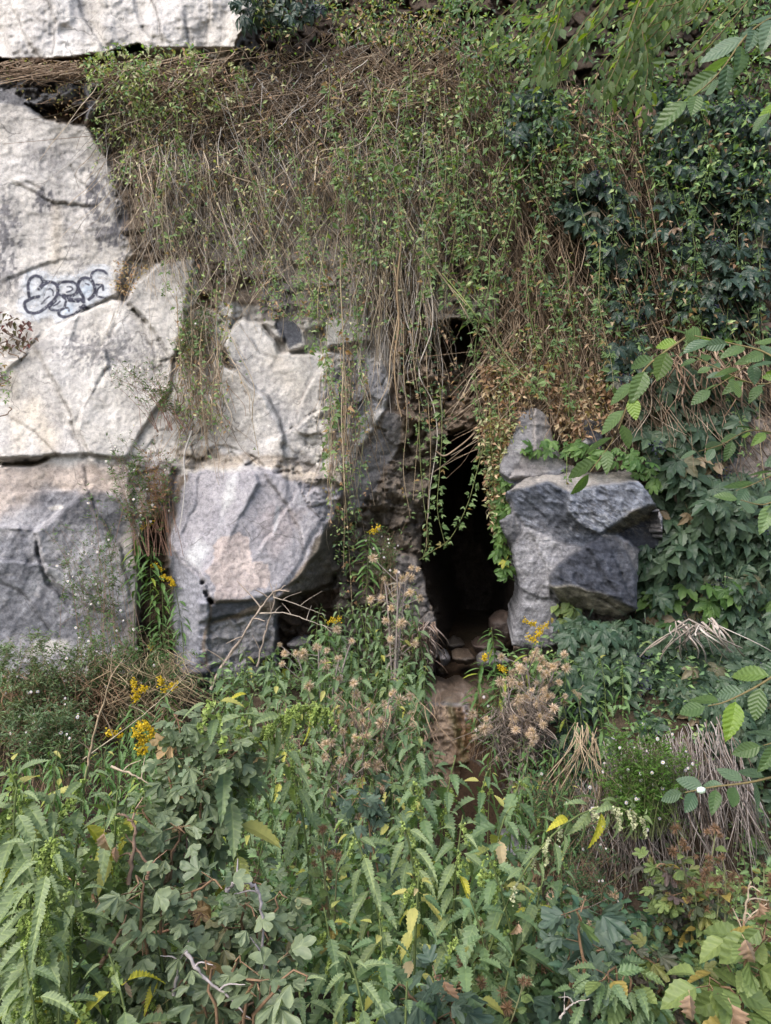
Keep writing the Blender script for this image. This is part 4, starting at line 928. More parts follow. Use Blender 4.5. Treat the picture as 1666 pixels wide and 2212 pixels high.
tangle('dry_vine_tangle', 'dense mat of dry brown vine stems hanging over the pale cliff', [
  ([(260,300),(900,280),(940,460),(700,470),(300,420)], 190, (120, 380), (.12, .3), 30, (.15, .5), (.0025, .005), [1, 2, 2, 4]),
  ([(200,280),(330,330),(420,480),(300,520),(260,400)], 60, (100, 300), (.3, .25), 26, (.1, .3), (.0025, .005), [1, 2, 4]),
  (TL, 1050, (40, 170), (.02, .7), 30, (.08, .45), (.003, .0065), [0, 1, 2, 2, 4, 5]),
  ([(230,160),(520,130),(960,120),(1050,300),(960,340),(300,330)], 360, (100, 360), (.10, .34), 26, (.1, .5), (.003, .0065), [1, 2, 2, 4, 4, 0]),
  ([(300,330),(560,330),(620,420),(420,430)], 120, (100, 260), (.25, .18), 22, (.1, .3), (.004, .007), [1, 2, 4]),
  ([(420,300),(1000,280),(1060,500),(900,520),(700,420),(520,400)], 240, (80, 260), (.02, .35), 24, (.1, .3), (.004, .007), [0, 1, 2, 5]),
  ([(780,440),(940,440),(930,620),(800,600)], 300, (60, 330), (.0, .16), 15, (.1, .3), (.004, .009), [1, 2, 4, 4]),
  ([(240,130),(540,100),(700,100),(1050,150),(1040,260),(300,260)], 600, (10, 60), (0, 3.0), 30, (.15, .5), (.0035, .006), [0, 3, 5, 1]),
  ([(940,60),(1400,200),(1660,560),(1660,760),(1400,820),(1200,760),(1060,560)], 1500, (100, 340), (.25, .45), 24, (.05, .5), (.004, .009), [0, 1, 3, 3, 5]),
  ([(1080,560),(1500,620),(1560,760),(1300,840),(1100,760)], 500, (90, 260), (.1, .35), 18, (.1, .45), (.004, .009), [0, 1, 2, 5]),
  ([(1050,760),(1240,760),(1320,860),(1100,920)], 300, (40, 160), (.2, .8), 20, (.1, .4), (.0035, .007), [0, 1, 5, 2]),
  ([(1040,640),(1120,640),(1120,900),(1050,900)], 120, (40, 170), (.02, .3), 14, (.1, .4), (.0035, .006), [1, 2, 0]),
  ([(1280,620),(1560,640),(1560,780),(1300,760)], 300, (20, 60), (0, 3), 25, (.05, .3), (.004, .009), [0, 1, 5, 3]),
  ([(380,680),(480,640),(500,760),(470,900),(390,880)], 200, (40, 170), (.02, .3), 14, (.08, .3), (.0035, .006), [1, 2, 0]),
  ([(690,720),(800,700),(800,900),(720,1000)], 90, (50, 260), (.02, .16), 12, (.08, .3), (.0035, .006), [1, 2, 0]),
  ([(0,130),(180,130),(190,160),(60,165),(0,160)], 320, (5, 30), (0, 4), 12, (.0, .35), (.003, .006), [0, 0, 1]),
])
greens = np.array([(.13, .21, .07), (.20, .29, .10), (.10, .18, .08), (.25, .31, .13), (.14, .22, .11)])
dryc = np.array([(.32, .21, .13), (.24, .14, .085), (.38, .29, .18)])
olive = np.array([(.28, .30, .14), (.38, .37, .22), (.22, .25, .11)])
deep = np.array([(.035, .07, .035), (.05, .095, .05), (.06, .11, .045)])
def leafmat_scatter(name, label, spec, cat='vines'):
    mb = MB()
    for poly, k, pxr, ofr, pals, tm, clump in spec:
        p = in_poly(poly, k)
        if clump:
            f = fbm(p[:, 0]/clump, p[:, 1]/(clump*1.4), 500, 3); p = p[(f+rng.normal(0, .2, len(f))) > -.02]
        k = len(p); Y = env(p[:, 0], p[:, 1])-rng.uniform(*ofr, k); W = Pn(p[:, 0], p[:, 1], Y)
        D = dirs(rng.random(k)*2*PI, rng.uniform(-1.2, .3, k)); N = np.array([[0, -.8, .55]])+rng.normal(0, .55, (k, 3))
        pal = np.concatenate(pals); c = pal[rng.integers(len(pal), size=k)]*rng.uniform(.7, 1.35, (k, 1))
        scatter(mb, tm, W, frames(D, N), rng.uniform(*pxr, k)/FP*7.4, c)
    tag(obj(name, mb.mesh(name, M_LEAFC)), label, cat, None, 'stuff')
leafmat_scatter('vine_leaves', 'small green and tan leaves scattered through the hanging vines', [
  ([(175,130),(240,90),(420,95),(540,150),(520,230),(300,250),(210,230)], 2200, (7, 15), (.2, .6), [greens, olive, olive], TS, 60),
  ([(185,180),(330,200),(330,330),(260,420),(200,360)], 700, (6, 13), (.15, .5), [greens, olive], TS, 40),
  ([(200,110),(1060,60),(1060,330),(960,420),(300,420)], 3200, (5, 15), (.15, .6), [greens, olive, olive, dryc, dryc], TS, 38),
  ([(280,250),(700,250),(700,560),(480,600),(300,500)], 1500, (5, 14), (.1, .5), [greens, olive, olive, dryc], TS, 30),
  ([(290,420),(900,440),(880,700),(700,720),(520,640),(380,640)], 1100, (6, 14), (.1, .5), [greens, olive, olive], TS, 26),
  ([(250,560),(330,570),(280,640),(240,620)], 200, (5, 11), (.0, .2), [dryc], TS, 0),
  ([(560,560),(780,560),(800,680),(560,690)], 1000, (6, 12), (.05, .3), [dryc, dryc, greens], TS, 30),
  ([(700,250),(1100,100),(1120,640),(960,620),(760,560)], 4300, (8, 17), (.15, .6), [greens, greens, olive], TS, 30),
  ([(1050,60),(1666,250),(1666,760),(1300,840),(1080,700)], 8500, (7, 19), (.1, .7), [greens, dryc, deep, deep, deep], TS, 50),
  ([(1040,700),(1380,720),(1340,900),(1180,880),(1060,1000)], 3000, (7, 14), (.1, .5), [dryc, dryc, greens, olive], TS, 35),
  ([(1040,790),(1200,780),(1360,800),(1330,930),(1230,960),(1180,900),(1060,960)], 3600, (9, 18), (.15, .5), [dryc], TS, 40),
  ([(1030,900),(1110,900),(1100,1100),(1060,1150)], 700, (9, 16), (.3, .6), [dryc, olive], TS, 0),
  ([(850,690),(1000,700),(1010,900),(880,950)], 350, (8, 15), (.1, .4), [dryc, deep], TS, 30),
  ([(380,640),(500,600),(500,930),(390,960)], 900, (6, 12), (.1, .4), [greens, olive, dryc], TS, 30),
  ([(690,640),(800,640),(800,1050),(740,1330),(700,1050)], 1500, (6, 12), (.1, .4), [greens, dryc, greens], TS, 25),
  ([(0,125),(190,130),(190,255),(100,250),(0,160)], 700, (5, 10), (.0, .2), [dryc, dryc, olive], TS, 20),
  ([(540,-20),(1100,-20),(1060,120),(560,80)], 3000, (7, 16), (.15, .6), [greens, olive, deep, dryc], TS, 50),
  ([(940,-30),(1700,-30),(1700,420),(1100,420)], 9000, (9, 20), (.1, .8), [greens, deep, deep, greens], TS, 60),
])
# single hanging vines one can follow with the eye
G_HV = 'green leafy vines hanging down the cliff'
def hanging_vine(label, pts, nleaf, px=15, off=.45, r=.005, col=(.16, .20, .07), meshes=None, group=G_HV, offend=None):
    p = spline(np.array([(a, b) for a, b in pts], float), 5); n = len(p)
    o = np.linspace(off, off if offend is None else offend, n); Y = env(p[:, 0], p[:, 1])-o
    W = Pn(p[:, 0], p[:, 1], Y); b = Vector(W[0]); t = thing('hanging_vine', label, 'vine', b, group)
    mb = MB(); V, F = tubes(W[None], np.linspace(r, r*.5, n)[None], 4); mb.add(V, F, col); obj('stem', mb.mesh('stem', M_STEM, b), t)
    if nleaf:
        L = plen(W); s = np.sort(rng.random(nleaf))*L; q_, d, _ = along(W, s)
        D = dirs(rng.choice([0, PI], nleaf)+rng.normal(0, .5, nleaf), rng.uniform(-.9, .2, nleaf)); N = np.array([[0, -.8, .6]])+rng.normal(0, .4, (nleaf, 3))
        local_leaves(t, 'leaf', q_+D*.015, frames(D, N), rng.uniform(.7, 1.25, nleaf)*px/FP*7.2, meshes or L_VINE, 80)
    return t
HV = [
 ('pale bare root like stem dangling far down the rock left of the bulge', [(415,930),(398,985),(400,1040),(396,1090),(388,1145)], 0, 0, .18, .011, (.42,.40,.38)),
 ('thin grey stem curving from the vines down to the diagonal crack', [(395,560),(388,600),(420,650),(480,690),(495,760),(540,850),(545,900),(530,950)], 5, 9, .12, .007, (.40,.36,.30)),
 ('long tan stem arching over the pale slabs left of the cave', [(560,380),(540,460),(515,600),(490,690),(510,750),(548,830),(545,900),(560,985)], 8, 9, .2, .006, (.36,.30,.21)),
 ('leafy strand with orange leaves reaching lowest in front of the dark overhang', [(735,560),(740,700),(748,860),(742,1000),(752,1150),(762,1330)], 55, 15, .35, .006, (.34,.27,.17)),
 ('pale bare stem hanging beside the orange leafed strand', [(735,600),(742,760),(738,900),(745,1060),(742,1230)], 6, 10, .38, .006, (.42,.34,.23)),
 ('green leafy strand just right of the bare stems over the dark overhang', [(770,600),(775,740),(790,880),(780,1000),(768,1100),(772,1180)], 55, 14, .3, .004, (.2,.2,.1)),
 ('yellow green strand crossing the pale slab left of the cave', [(690,560),(712,640),(705,760),(725,860),(705,960),(712,1040),(735,1130)], 50, 14, .25, .004, (.3,.28,.13)),
 ('thick twin brown stem hanging above the cave on its left', [(868,520),(858,620),(862,700),(852,780),(858,860),(868,900)], 0, 0, .4, .013, (.26,.19,.12)),
 ('forked brown stem beside the thick twin stem', [(850,560),(862,660),(845,760),(838,830),(812,885)], 0, 0, .38, .009, (.33,.26,.18)),
 ('long pale stem looping down into the cave mouth', [(925,560),(935,700),(905,800),(935,870),(945,950),(930,1050),(925,1120)], 4, 12, .4, .008, (.42,.38,.33)),
 ('leafy vine hanging at the left side of the cave opening', [(950,830),(955,930),(950,1020),(945,1100),(960,1170)], 60, 17, .5, .004, (.18,.2,.08)),
 ('leafy vine trailing diagonally across the lower cave opening', [(1050,940),(1030,1020),(1010,1090),(975,1160),(935,1190),(905,1210)], 60, 17, .5, .004, (.18,.2,.08)),
 ('thin vine hanging down the middle left of the cave', [(905,900),(908,990),(915,1080),(925,1160),(915,1200)], 45, 14, .45, .004, (.18,.2,.08)),
 ('lime green vine along the right edge of the cave opening', [(1058,880),(1062,960),(1068,1040),(1072,1120),(1085,1180)], 80, 15, .5, .004, (.24,.26,.08)),
 ('brown speckled vine curtain right of the lime green vine', [(1075,860),(1082,950),(1078,1040),(1092,1130),(1100,1190)], 80, 14, .45, .004, (.3,.22,.12)),
 ('curved brown stem slung across the top of the cave opening', [(942,975),(960,985),(985,970),(1010,950),(1026,935)], 0, 0, .6, .011, (.27,.2,.14)),
 ('tan stem sweeping diagonally over the upper hollow', [(905,520),(940,580),(1000,650),(1060,720),(1120,800),(1190,880)], 20, 14, .5, .008, (.36,.31,.19)),
 ('second tan stem sweeping diagonally over the upper hollow', [(880,470),(930,560),(985,640),(1040,730),(1100,800),(1150,830)], 16, 13, .55, .007, (.33,.27,.18)),
 ('green stem with bright leaves crossing above the cave', [(955,590),(1005,650),(1040,700),(1075,760),(1130,810),(1165,850)], 34, 17, .6, .005, (.25,.3,.1)),
 ('single thin vine dangling in front of the big boulder', [(1225,985),(1224,1040),(1222,1100),(1224,1160),(1226,1205)], 26, 13, .75, .003, (.24,.3,.1)),
 ('thick bare brown stem standing at the top right of the bank', [(1372,570),(1378,620),(1382,660),(1375,700)], 0, 0, .35, .016, (.30,.23,.16)),
 ('stout dry stem lying across the dark right bank', [(1240,730),(1300,722),(1390,705),(1440,690)], 0, 0, .4, .012, (.28,.2,.13)),
 ('pale bent branch hanging under the dark creeper on the right', [(1470,1060),(1520,1090),(1530,1110),(1510,1150),(1508,1185)], 0, 0, .25, .014, (.38,.33,.29)),
 ('long bare twig down the dark creeper at the upper right', [(1290,260),(1370,330),(1410,460),(1430,600)], 10, 12, .6, .006, (.28,.2,.13)),
 ('bare pale vine crossing the right bank below the elm leaves', [(1450,280),(1465,420),(1530,600),(1600,760)], 10, 12, .5, .006, (.32,.25,.17)),
 ('thin tan vine trailing down the far right edge', [(1652,470),(1640,620),(1650,760),(1640,920),(1655,1060)], 26, 17, .5, .005, (.36,.29,.18)),
 ('arching white stem loop among the upper vines', [(680,390),(690,330),(740,320),(790,300),(850,180)], 0, 0, .6, .007, (.46,.38,.28)),
 ('hooked pale stem loop at the end of the vine mat', [(470,330),(480,370),(560,400),(620,430)], 0, 0, .5, .006, (.44,.36,.27)),
]
for lab, pts, nl, px, off, r, col_ in HV: hanging_vine(lab, pts, nl, px, off, r, col_, L_ORG if 'orange leaves' in lab or 'brown speckled' in lab or 'yellow green strand' in lab else None)
# the long green strands of the middle and right, each its own
COLS = [(545,300,560),(585,250,640),(400,240,520),(360,300,640),(640,330,700),(675,420,760),(700,500,1000),(930,300,640),(960,180,640),(985,330,660),(1000,120,560),(1020,260,700),(1030,430,700),(1050,540,900),(905,520,760),
        (1075,230,560),(1095,420,900),(1120,160,500),(1140,520,860),(1160,300,640),(1185,480,860),(1205,150,420),(1230,560,900),(1260,330,700),(1290,520,840),(1310,200,520),(1345,420,760),(1455,640,330),(1475,330,760),(1500,560,800),(1520,230,560),(1560,640,980),
        (1590,300,640),(1620,420,760),(880,120,420),(845,200,560),(800,150,430),(760,260,600),(720,180,480),(1180,60,330),(1060,40,330),(1400,300,640)]
COLS.sort()
for i, (u, v0, v1) in enumerate(COLS):
    if v1 < v0: v0, v1 = v1, v0
    dr = random.uniform(-12, 40) if u > 1100 else random.uniform(-22, 22); w = random.uniform(4, 22)
    pts = [(u+dr*k/5+w*math.sin(k*1.3+u), v0+(v1-v0)*k/5) for k in range(6)]
    zone_ = 'over the pale cliff' if u < 700 else 'above the cave' if u < 1100 else 'over the upper right bank'
    idx = sum(1 for c in COLS[:i] if ('a' if c[0] < 700 else 'b' if c[0] < 1100 else 'c') == ('a' if u < 700 else 'b' if u < 1100 else 'c'))
    hanging_vine('thin green leafy vine %s, %s' % (zone_, ordn(idx).replace(' from the left', ' from left')), pts, int((v1-v0)/random.uniform(3.5, 8)), random.uniform(12, 21), random.uniform(.45, .8), .004, random.choice([(.16,.22,.07),(.28,.26,.13),(.14,.2,.07)]))
MATV = [(385,640,950),(410,600,900),(440,650,990),(465,600,930),(1055,860,1080),(1092,850,1110),(880,700,1120),(898,690,1080),(925,760,1190)]
for i, (u, v0, v1) in enumerate(MATV):
    pts = [(u+random.uniform(-9, 9), v0+(v1-v0)*k/4) for k in range(5)]
    z_ = 'over the crack left of the middle slab' if u < 600 else 'at the cave mouth'
    hanging_vine('short tan stemmed vine %s, %s' % (z_, ordn(i if u < 600 else i-4).replace(' from the left', ' from left')), pts, 26, 13, .3, .005, (.33,.26,.17), group='tan stemmed vines near the cave')
# ------------------------------------------------------------------ creepers
def berries(t, pos, k=26, r=.009):
    mb = MB(); n = 26; P_ = np.array(tuple(pos))+rng.normal(0, .045, (k, 3)); 
    for p in P_:
        V, F = ICO; mb.add(V*r+p, F, np.array((.020, .022, .045))*random.uniform(.7, 1.6))
    tag(obj('berry_cluster', mb.mesh('berry_cluster', M_BERRY, t.location), t), kind='stuff')
g_ = (1+5**.5)/2
ICO = (np.array([(-1,g_,0),(1,g_,0),(-1,-g_,0),(1,-g_,0),(0,-1,g_),(0,1,g_),(0,-1,-g_),(0,1,-g_),(g_,0,-1),(g_,0,1),(-g_,0,-1),(-g_,0,1)])/1.9,
       np.array([(0,11,5),(0,5,1),(0,1,7),(0,7,10),(0,10,11),(1,5,9),(5,11,4),(11,10,2),(10,7,6),(7,1,8),(3,9,4),(3,4,2),(3,2,6),(3,6,8),(3,8,9),(4,9,5),(2,4,11),(6,2,10),(8,6,7),(9,8,1)]))
M_BERRY = bark_mat('berries', (.025, .026, .055), .35)
def creeper(label, poly, n, px, meshes, off=(.1, .35), nb=0, depth=None, name='creeper', cat='creeper', group='dark leaved creepers on the rock', lump=.25, stems=10, down=.7, nrm=(0, -.75, .75), stl=60):
    a = np.array(poly, float); c = a.mean(0)
    Yf = (lambda u, v: env(u, v)) if depth is None else depth
    b = Vector(tuple(Pn(np.array([c[0]]), np.array([c[1]]), np.atleast_1d(Yf(np.array([c[0]]), np.array([c[1]])))*1.0)[0]))
    t = thing(name, label, cat, b, group)
    # even spread of leaf centres
    cand = in_poly(poly, n*7); keep = []; mind = math.sqrt((a[:, 0].ptp() if hasattr(a, 'ptp') else np.ptp(a[:, 0]))*np.ptp(a[:, 1])/n)*.52
    for q2 in cand:
        if len(keep) >= n: break
        if all((q2[0]-k[0])**2+(q2[1]-k[1])**2 > mind**2 for k in keep[-400:]): keep.append(q2)
    p = np.array(keep); n = len(p)
    lumpv = fbm(p[:, 0]/70, p[:, 1]/60, 600, 3)
    Y = Yf(p[:, 0], p[:, 1])-rng.uniform(*off, n)-lump*lumpv
    W = Pn(p[:, 0], p[:, 1], Y); D = np.stack([rng.normal(0, .7, n), rng.uniform(-.6, -.1, n), -down+rng.normal(0, .45, n)], -1)
    N = np.array([nrm])+rng.normal(0, .3, (n, 3)); size = (.45+.85*rng.random(n)**.7)*px/FP*Y
    local_leaves(t, 'leaf', W-D/np.linalg.norm(D, axis=1, keepdims=True)*size[:, None]*.4, frames(D, N), size, meshes)
    k = stems; pp = in_poly(poly, k); S_, *_ = strands(k, pp[:, 0], pp[:, 1], rng.uniform(.5, 2, k)*stl, rng.normal(0, .5, k)*stl, np.full(k, 10.), np.full(k, .12))
    if depth is not None: 
        yy_ = np.repeat(Yf(pp[:, 0], pp[:, 1])[:, None], 12, 1); S_ = S_*(yy_/S_[..., 1])[..., None]; S_[..., 2] += CAMZ*(1-1)
    mb = MB(); V, F = tubes(S_, np.full((k, 12), .006), 4); mb.add(V, F, (.20, .15, .11)); obj('stem', mb.mesh('stem', M_STEM, b), t)
    for i in range(nb):
        j = rng.integers(n); berries(t, W[j]+np.array([0, -.05, -.04]))
    return t
CR = [
 ('dark ivy clump with black berries hanging at the top edge above the pale cliff', [(495,-30),(700,-30),(690,30),(620,60),(560,55),(515,45)], 90, 34, L_CRD, 3),
 ('dark creeper patch low in the vines right of the hanging green strands', [(1090,200),(1200,190),(1220,290),(1150,330),(1090,290)], 45, 44, L_CRD, 1),
 ('blue green creeper clump in the middle of the dark bank', [(1190,410),(1290,370),(1370,400),(1360,480),(1290,520),(1200,470)], 80, 44, L_CRD, 2),
 ('blue green creeper clump hanging below the middle clump on the dark bank', [(1280,490),(1380,470),(1400,570),(1330,610),(1270,560)], 60, 46, L_CRD, 2),
 ('large dark creeper mass with berry clusters at upper right', [(1400,180),(1666,220),(1700,420),(1600,480),(1480,430),(1400,330)], 170, 46, L_CRD, 6),
 ('dark creeper spreading along the right edge below the upper mass', [(1420,400),(1700,420),(1700,640),(1560,640),(1440,560)], 150, 44, L_CRD, 5),
 ('small dark creeper tuft around the thick bare stem', [(1300,600),(1400,600),(1400,690),(1320,700)], 30, 40, L_CRD, 1),
 ('creeper mass above the right bank with its leaves mostly in shadow', [(1420,600),(1600,600),(1690,720),(1500,720)], 90, 42, L_CRD, 2),
 ('small creeper tuft beside the stems left of the big leaf mass', [(1310,740),(1400,720),(1410,830),(1330,830)], 34, 44, L_CRD, 2),
 ('big rounded mass of dark green creeper right of the boulder top', [(1370,870),(1420,820),(1480,790),(1580,800),(1640,850),(1590,930),(1570,1000),(1500,1060),(1440,1050),(1390,960)], 190, 58, L_CRP, 6),
 ('dark creeper hanging below the big rounded mass on the right', [(1500,1060),(1620,1010),(1690,1060),(1690,1160),(1580,1180),(1500,1130)], 80, 56, L_CRP, 2),
 ('creeper strand with large leaves right of the boulder edge', [(1415,1050),(1500,1090),(1500,1150),(1440,1150),(1400,1120)], 26, 60, L_CRP, 0),
 ('creeper tuft lying against the right side of the boulder', [(1360,1180),(1450,1150),(1480,1220),(1420,1290),(1360,1250)], 40, 60, L_CRP, 0),
 ('creeper with brown edged leaves at the right edge', [(1480,1150),(1680,1180),(1690,1290),(1560,1300),(1480,1240)], 80, 58, L_CRP, 2),
 ('bright green creeper below the brown edged creeper', [(1360,1280),(1480,1250),(1680,1270),(1690,1400),(1540,1400),(1400,1340)], 100, 60, L_CRL[:1]+L_CRP, 0),
]
for lab, poly, n, px, ms, nb in CR:
    hi = poly[0][1] < 760
    creeper(lab, poly, int(n*1.25), px*1.05, ms, (.2, .6) if hi else (.1, .35), nb, lump=.3 if not hi else .2, down=.6)
def bankY(u, v): return np.interp(v, [1330, 1450, 1560, 1650, 2000], [7.0, 6.75, 6.45, 6.3, 5.9])+0*np.asarray(u)
creeper('broad grey green creeper carpet over the bank at the foot of the boulder', [(1200,1340),(1380,1340),(1500,1380),(1560,1440),(1560,1560),(1440,1600),(1330,1560),(1230,1500)], 330, 52, L_CRP, (.05, .25), 2, bankY, lump=.3, down=.35, nrm=(0, -.5, .9))
creeper('creeper carpet running off the right edge below the boulder', [(1540,1400),(1690,1380),(1700,1660),(1600,1680),(1520,1560)], 190, 52, L_CRP, (.05, .25), 2, bankY, lump=.3, down=.4, nrm=(0, -.6, .8))
creeper('dark creeper under the brown dead leaves right of the thistles', [(1180,1480),(1330,1540),(1320,1640),(1250,1720),(1190,1620)], 80, 52, L_CRD, (.05, .2), 0, bankY, down=.5)
creeper('dark creeper low behind the long flowering nettle stem', [(1190,1760),(1330,1760),(1340,1950),(1220,1980)], 90, 50, L_CRD, (.05, .25), 0, bankY, down=.5)
creeper('creeper hanging at the right edge beside the dead stems', [(1590,1640),(1700,1640),(1700,1900),(1610,1860)], 70, 50, L_CRL+L_CRP, (.05, .25), 0, bankY, down=.5)
creeper('fresh green creeper garland draped over the boulder top', [(1085,1005),(1110,980),(1160,955),(1240,955),(1330,965),(1400,990),(1440,1040),(1420,1060),(1330,1000),(1240,985),(1160,990),(1100,1025)], 58, 38, L_CRL, (.45, .62), 0, lump=.05, stems=6, down=.5)
creeper('narrow green creeper trail hanging down the left edge of the boulder', [(1075,1020),(1105,1030),(1110,1110),(1095,1180),(1108,1240),(1085,1250),(1065,1160),(1072,1080)], 60, 32, L_CRL, (.4, .65), 0, lump=.05, stems=6)
creeper('yellow green vine clump low against the boulder', [(1195,1310),(1250,1300),(1255,1370),(1215,1390),(1190,1350)], 50, 24, L_BUR, (.75, .95), 0, lump=.05, stems=6, name='vine_clump', cat='vine')
creeper('reddened creeper at the left edge under the graffiti', [(-10,660),(40,690),(80,705),(80,735),(40,760),(-10,750)], 60, 15, L_RED, (.1, .35), 0, lump=.05, stems=8, stl=18, name='red_bush', cat='bush', group=None)
creeper('small yellow and green leaves at the left edge of the pale cliff', [(-10,780),(25,790),(20,880),(-10,880)], 26, 14, L_VINE, (.1, .25), 0, lump=.05, stems=6, stl=18, name='vine_clump', cat='vine', group=None)

# ------------------------------------------------------------------ elm tree: it stands outside the frame on the right and reaches in
def arr_branch(t, pts, leaf_px, n, meshes, col=(.16,.13,.06), r=.006, sidepx=0, hang=.5, name='branch'):
    W = spline(np.array([tuple(P(u, v, Y)) for u, v, Y in pts]), 6)
    mb = MB(); V, F = tubes(W[None], np.linspace(r, r*.35, len(W))[None], 5); mb.add(V, F, col)
    br = obj(name, mb.mesh(name, M_STEM, t.location), t)
    L = plen(W); s = L*np.linspace(.04, 1, n); q_, d, _ = along(W, s); side = np.where(np.arange(n) % 2 == 0, 1, -1)
    z = np.array([0, -.5, .85]); sd = np.cross(d, z)*side[:, None]
    D = d*.75+sd*.9+rng.normal(0, .15, d.shape)+np.array([0, 0, -hang])*rng.random((n, 1)); D[-1] = d[-1]
    N = np.array([[0, -.75, .7]])+rng.normal(0, .35, (n, 3)); S = rng.uniform(.7, 1.12, n)*leaf_px/FP*q_[:, 1]
    local_leaves(t, 'leaf', q_+D*.008, frames(D, N), S, meshes, 300, None) if False else None
    pos = q_+D*.008; R = frames(D, N); org = np.array(t.location)
    for i in range(n):
        o = bpy.data.objects.new('leaf', meshes[rng.integers(len(meshes))]); C.objects.link(o); o.parent = br
        M = np.eye(4); M[:3, :3] = R[i]*S[i]; M[:3, 3] = pos[i]-org; o.matrix_basis = Matrix(M.tolist())
    return br
def tree_base(t, x, Y, h, mat, r=.12):
    pts = bez((0, 0, 0), (.05, 0, h*.4), (-.1, .05, h*.7), (0, .1, h), 12); mb = MB(); V, F = tubes(pts[None], np.linspace(r, r*.4, 12)[None], 10); mb.add(V, F, (.13, .10, .08))
    obj('trunk', mb.mesh('trunk', M_STEM), t)
    for k in range(7):
        a = k*.9; p0 = pts[6+(k % 5)]; p3 = p0+np.array([math.cos(a)*1.3, math.sin(a)*1.3, .7]); pp = bez(p0, p0+(p3-p0)*.3+[0, 0, .3], p0+(p3-p0)*.7+[0, 0, .3], p3, 8)
        mb = MB(); V, F = tubes(pp[None], np.linspace(r*.35, r*.1, 8)[None], 6); mb.add(V, F, (.13, .10, .08)); obj('branch', mb.mesh('branch', M_STEM), t)
t = thing('elm_tree', 'near elm tree reaching in from the right with big toothed leaves', 'tree', (3.2, 1.7, zH(3.2, 1.7)))
tree_base(t, 3.2, 1.7, 3.6, None)
LE = L_ELM
arr_branch(t, [(1700,20,2.1),(1620,70,2.1),(1560,150,2.1),(1520,190,2.1),(1488,215,2.1)], 86, 13, LE, r=.004)
arr_branch(t, [(1740,830,2.0),(1660,765,2.05),(1580,742,2.1),(1500,725,2.15)], 65, 14, LE, r=.004)
arr_branch(t, [(1740,700,2.1),(1680,740,2.1),(1600,800,2.1),(1540,840,2.1)], 54, 10, LE, r=.003)
arr_branch(t, [(1480,730,2.3),(1400,790,2.3),(1365,850,2.3),(1330,940,2.3),(1275,1020,2.3)], 70, 12, L_ELM[:2]+L_ELMY[:1], r=.004, hang=.2)
arr_branch(t, [(1740,800,2.3),(1640,830,2.3),(1540,790,2.35),(1500,770,2.4)], 44, 15, LE, r=.003)
arr_branch(t, [(1760,960,2.2),(1690,940,2.2),(1620,930,2.2),(1560,960,2.2),(1510,975,2.25)], 45, 14, LE, r=.003)
arr_branch(t, [(1760,880,2.2),(1700,1000,2.2),(1640,1040,2.2),(1590,1060,2.2)], 58, 11, LE, r=.003)
arr_branch(t, [(1780,1090,2.0),(1710,1070,2.0),(1650,1090,2.0),(1600,1080,2.0)], 63, 9, LE, r=.003)
arr_branch(t, [(1780,1380,1.8),(1700,1440,1.8),(1640,1480,1.8),(1570,1515,1.8),(1530,1525,1.8)], 83, 10, LE, r=.004)
arr_branch(t, [(1800,1640,1.8),(1700,1670,1.8),(1620,1690,1.8),(1540,1700,1.8),(1480,1712,1.8)], 54, 15, LE, r=.004)
arr_branch(t, [(1800,1560,1.8),(1720,1590,1.8),(1650,1610,1.8)], 70, 7, LE, r=.003)
arr_branch(t, [(1760,90,2.4),(1700,200,2.4),(1665,240,2.4)], 70, 6, LE, r=.003)
# white fleck of down caught on a leaf
t2 = thing('far_elm_tree', 'far elm crown hanging into the top right with small lit leaves', 'tree', (4.6, 4.6, zH(4.6, 4.6)))
tree_base(t2, 4.6, 4.6, 5.6, None, .15)
for (a, b, c, d, n) in [((1250,-60),(1200,20),(1140,90),(1100,110),16),((1180,-80),(1120,0),(1075,40),(1062,60),12),((1400,-60),(1300,40),(1230,140),(1170,185),24),((1480,-60),(1400,60),(1320,140),(1300,210),26),((1340,-60),(1290,30),(1230,90),(1180,130),22),
                        ((1560,-60),(1500,40),(1420,80),(1370,170),24),((1440,-60),(1370,40),(1380,130),(1365,240),24),((1300,-60),(1260,10),(1200,40),(1150,50),18),((1640,-60),(1560,30),(1480,120),(1440,130),22),((1500,-80),(1440,-10),(1350,10),(1280,40),22),
                        ((1420,-60),(1380,60),(1350,140),(1330,190),24),((1600,-60),(1500,0),(1420,20),(1360,60),20),((1240,-60),(1210,60),(1190,110),(1185,170),16)]:
    for j in range(3):
        Y = random.uniform(4.0, 5.4); o = j*random.uniform(-32, 32)
        arr_branch(t2, [(a[0]+o, a[1], Y), (b[0]+o, b[1]+o*.4, Y), (c[0]+o, c[1]+o*.3, Y), (d[0]+o, d[1]+o*.6, Y)], 27, n+3, L_ELMY+L_ELM[:2]+L_ELMY, r=.005, hang=.5)
# ------------------------------------------------------------------ plants of the gully and foreground
def tipP(u, v, Y): return P(u, v, Y)
FG = 'tall nettles in the foreground'
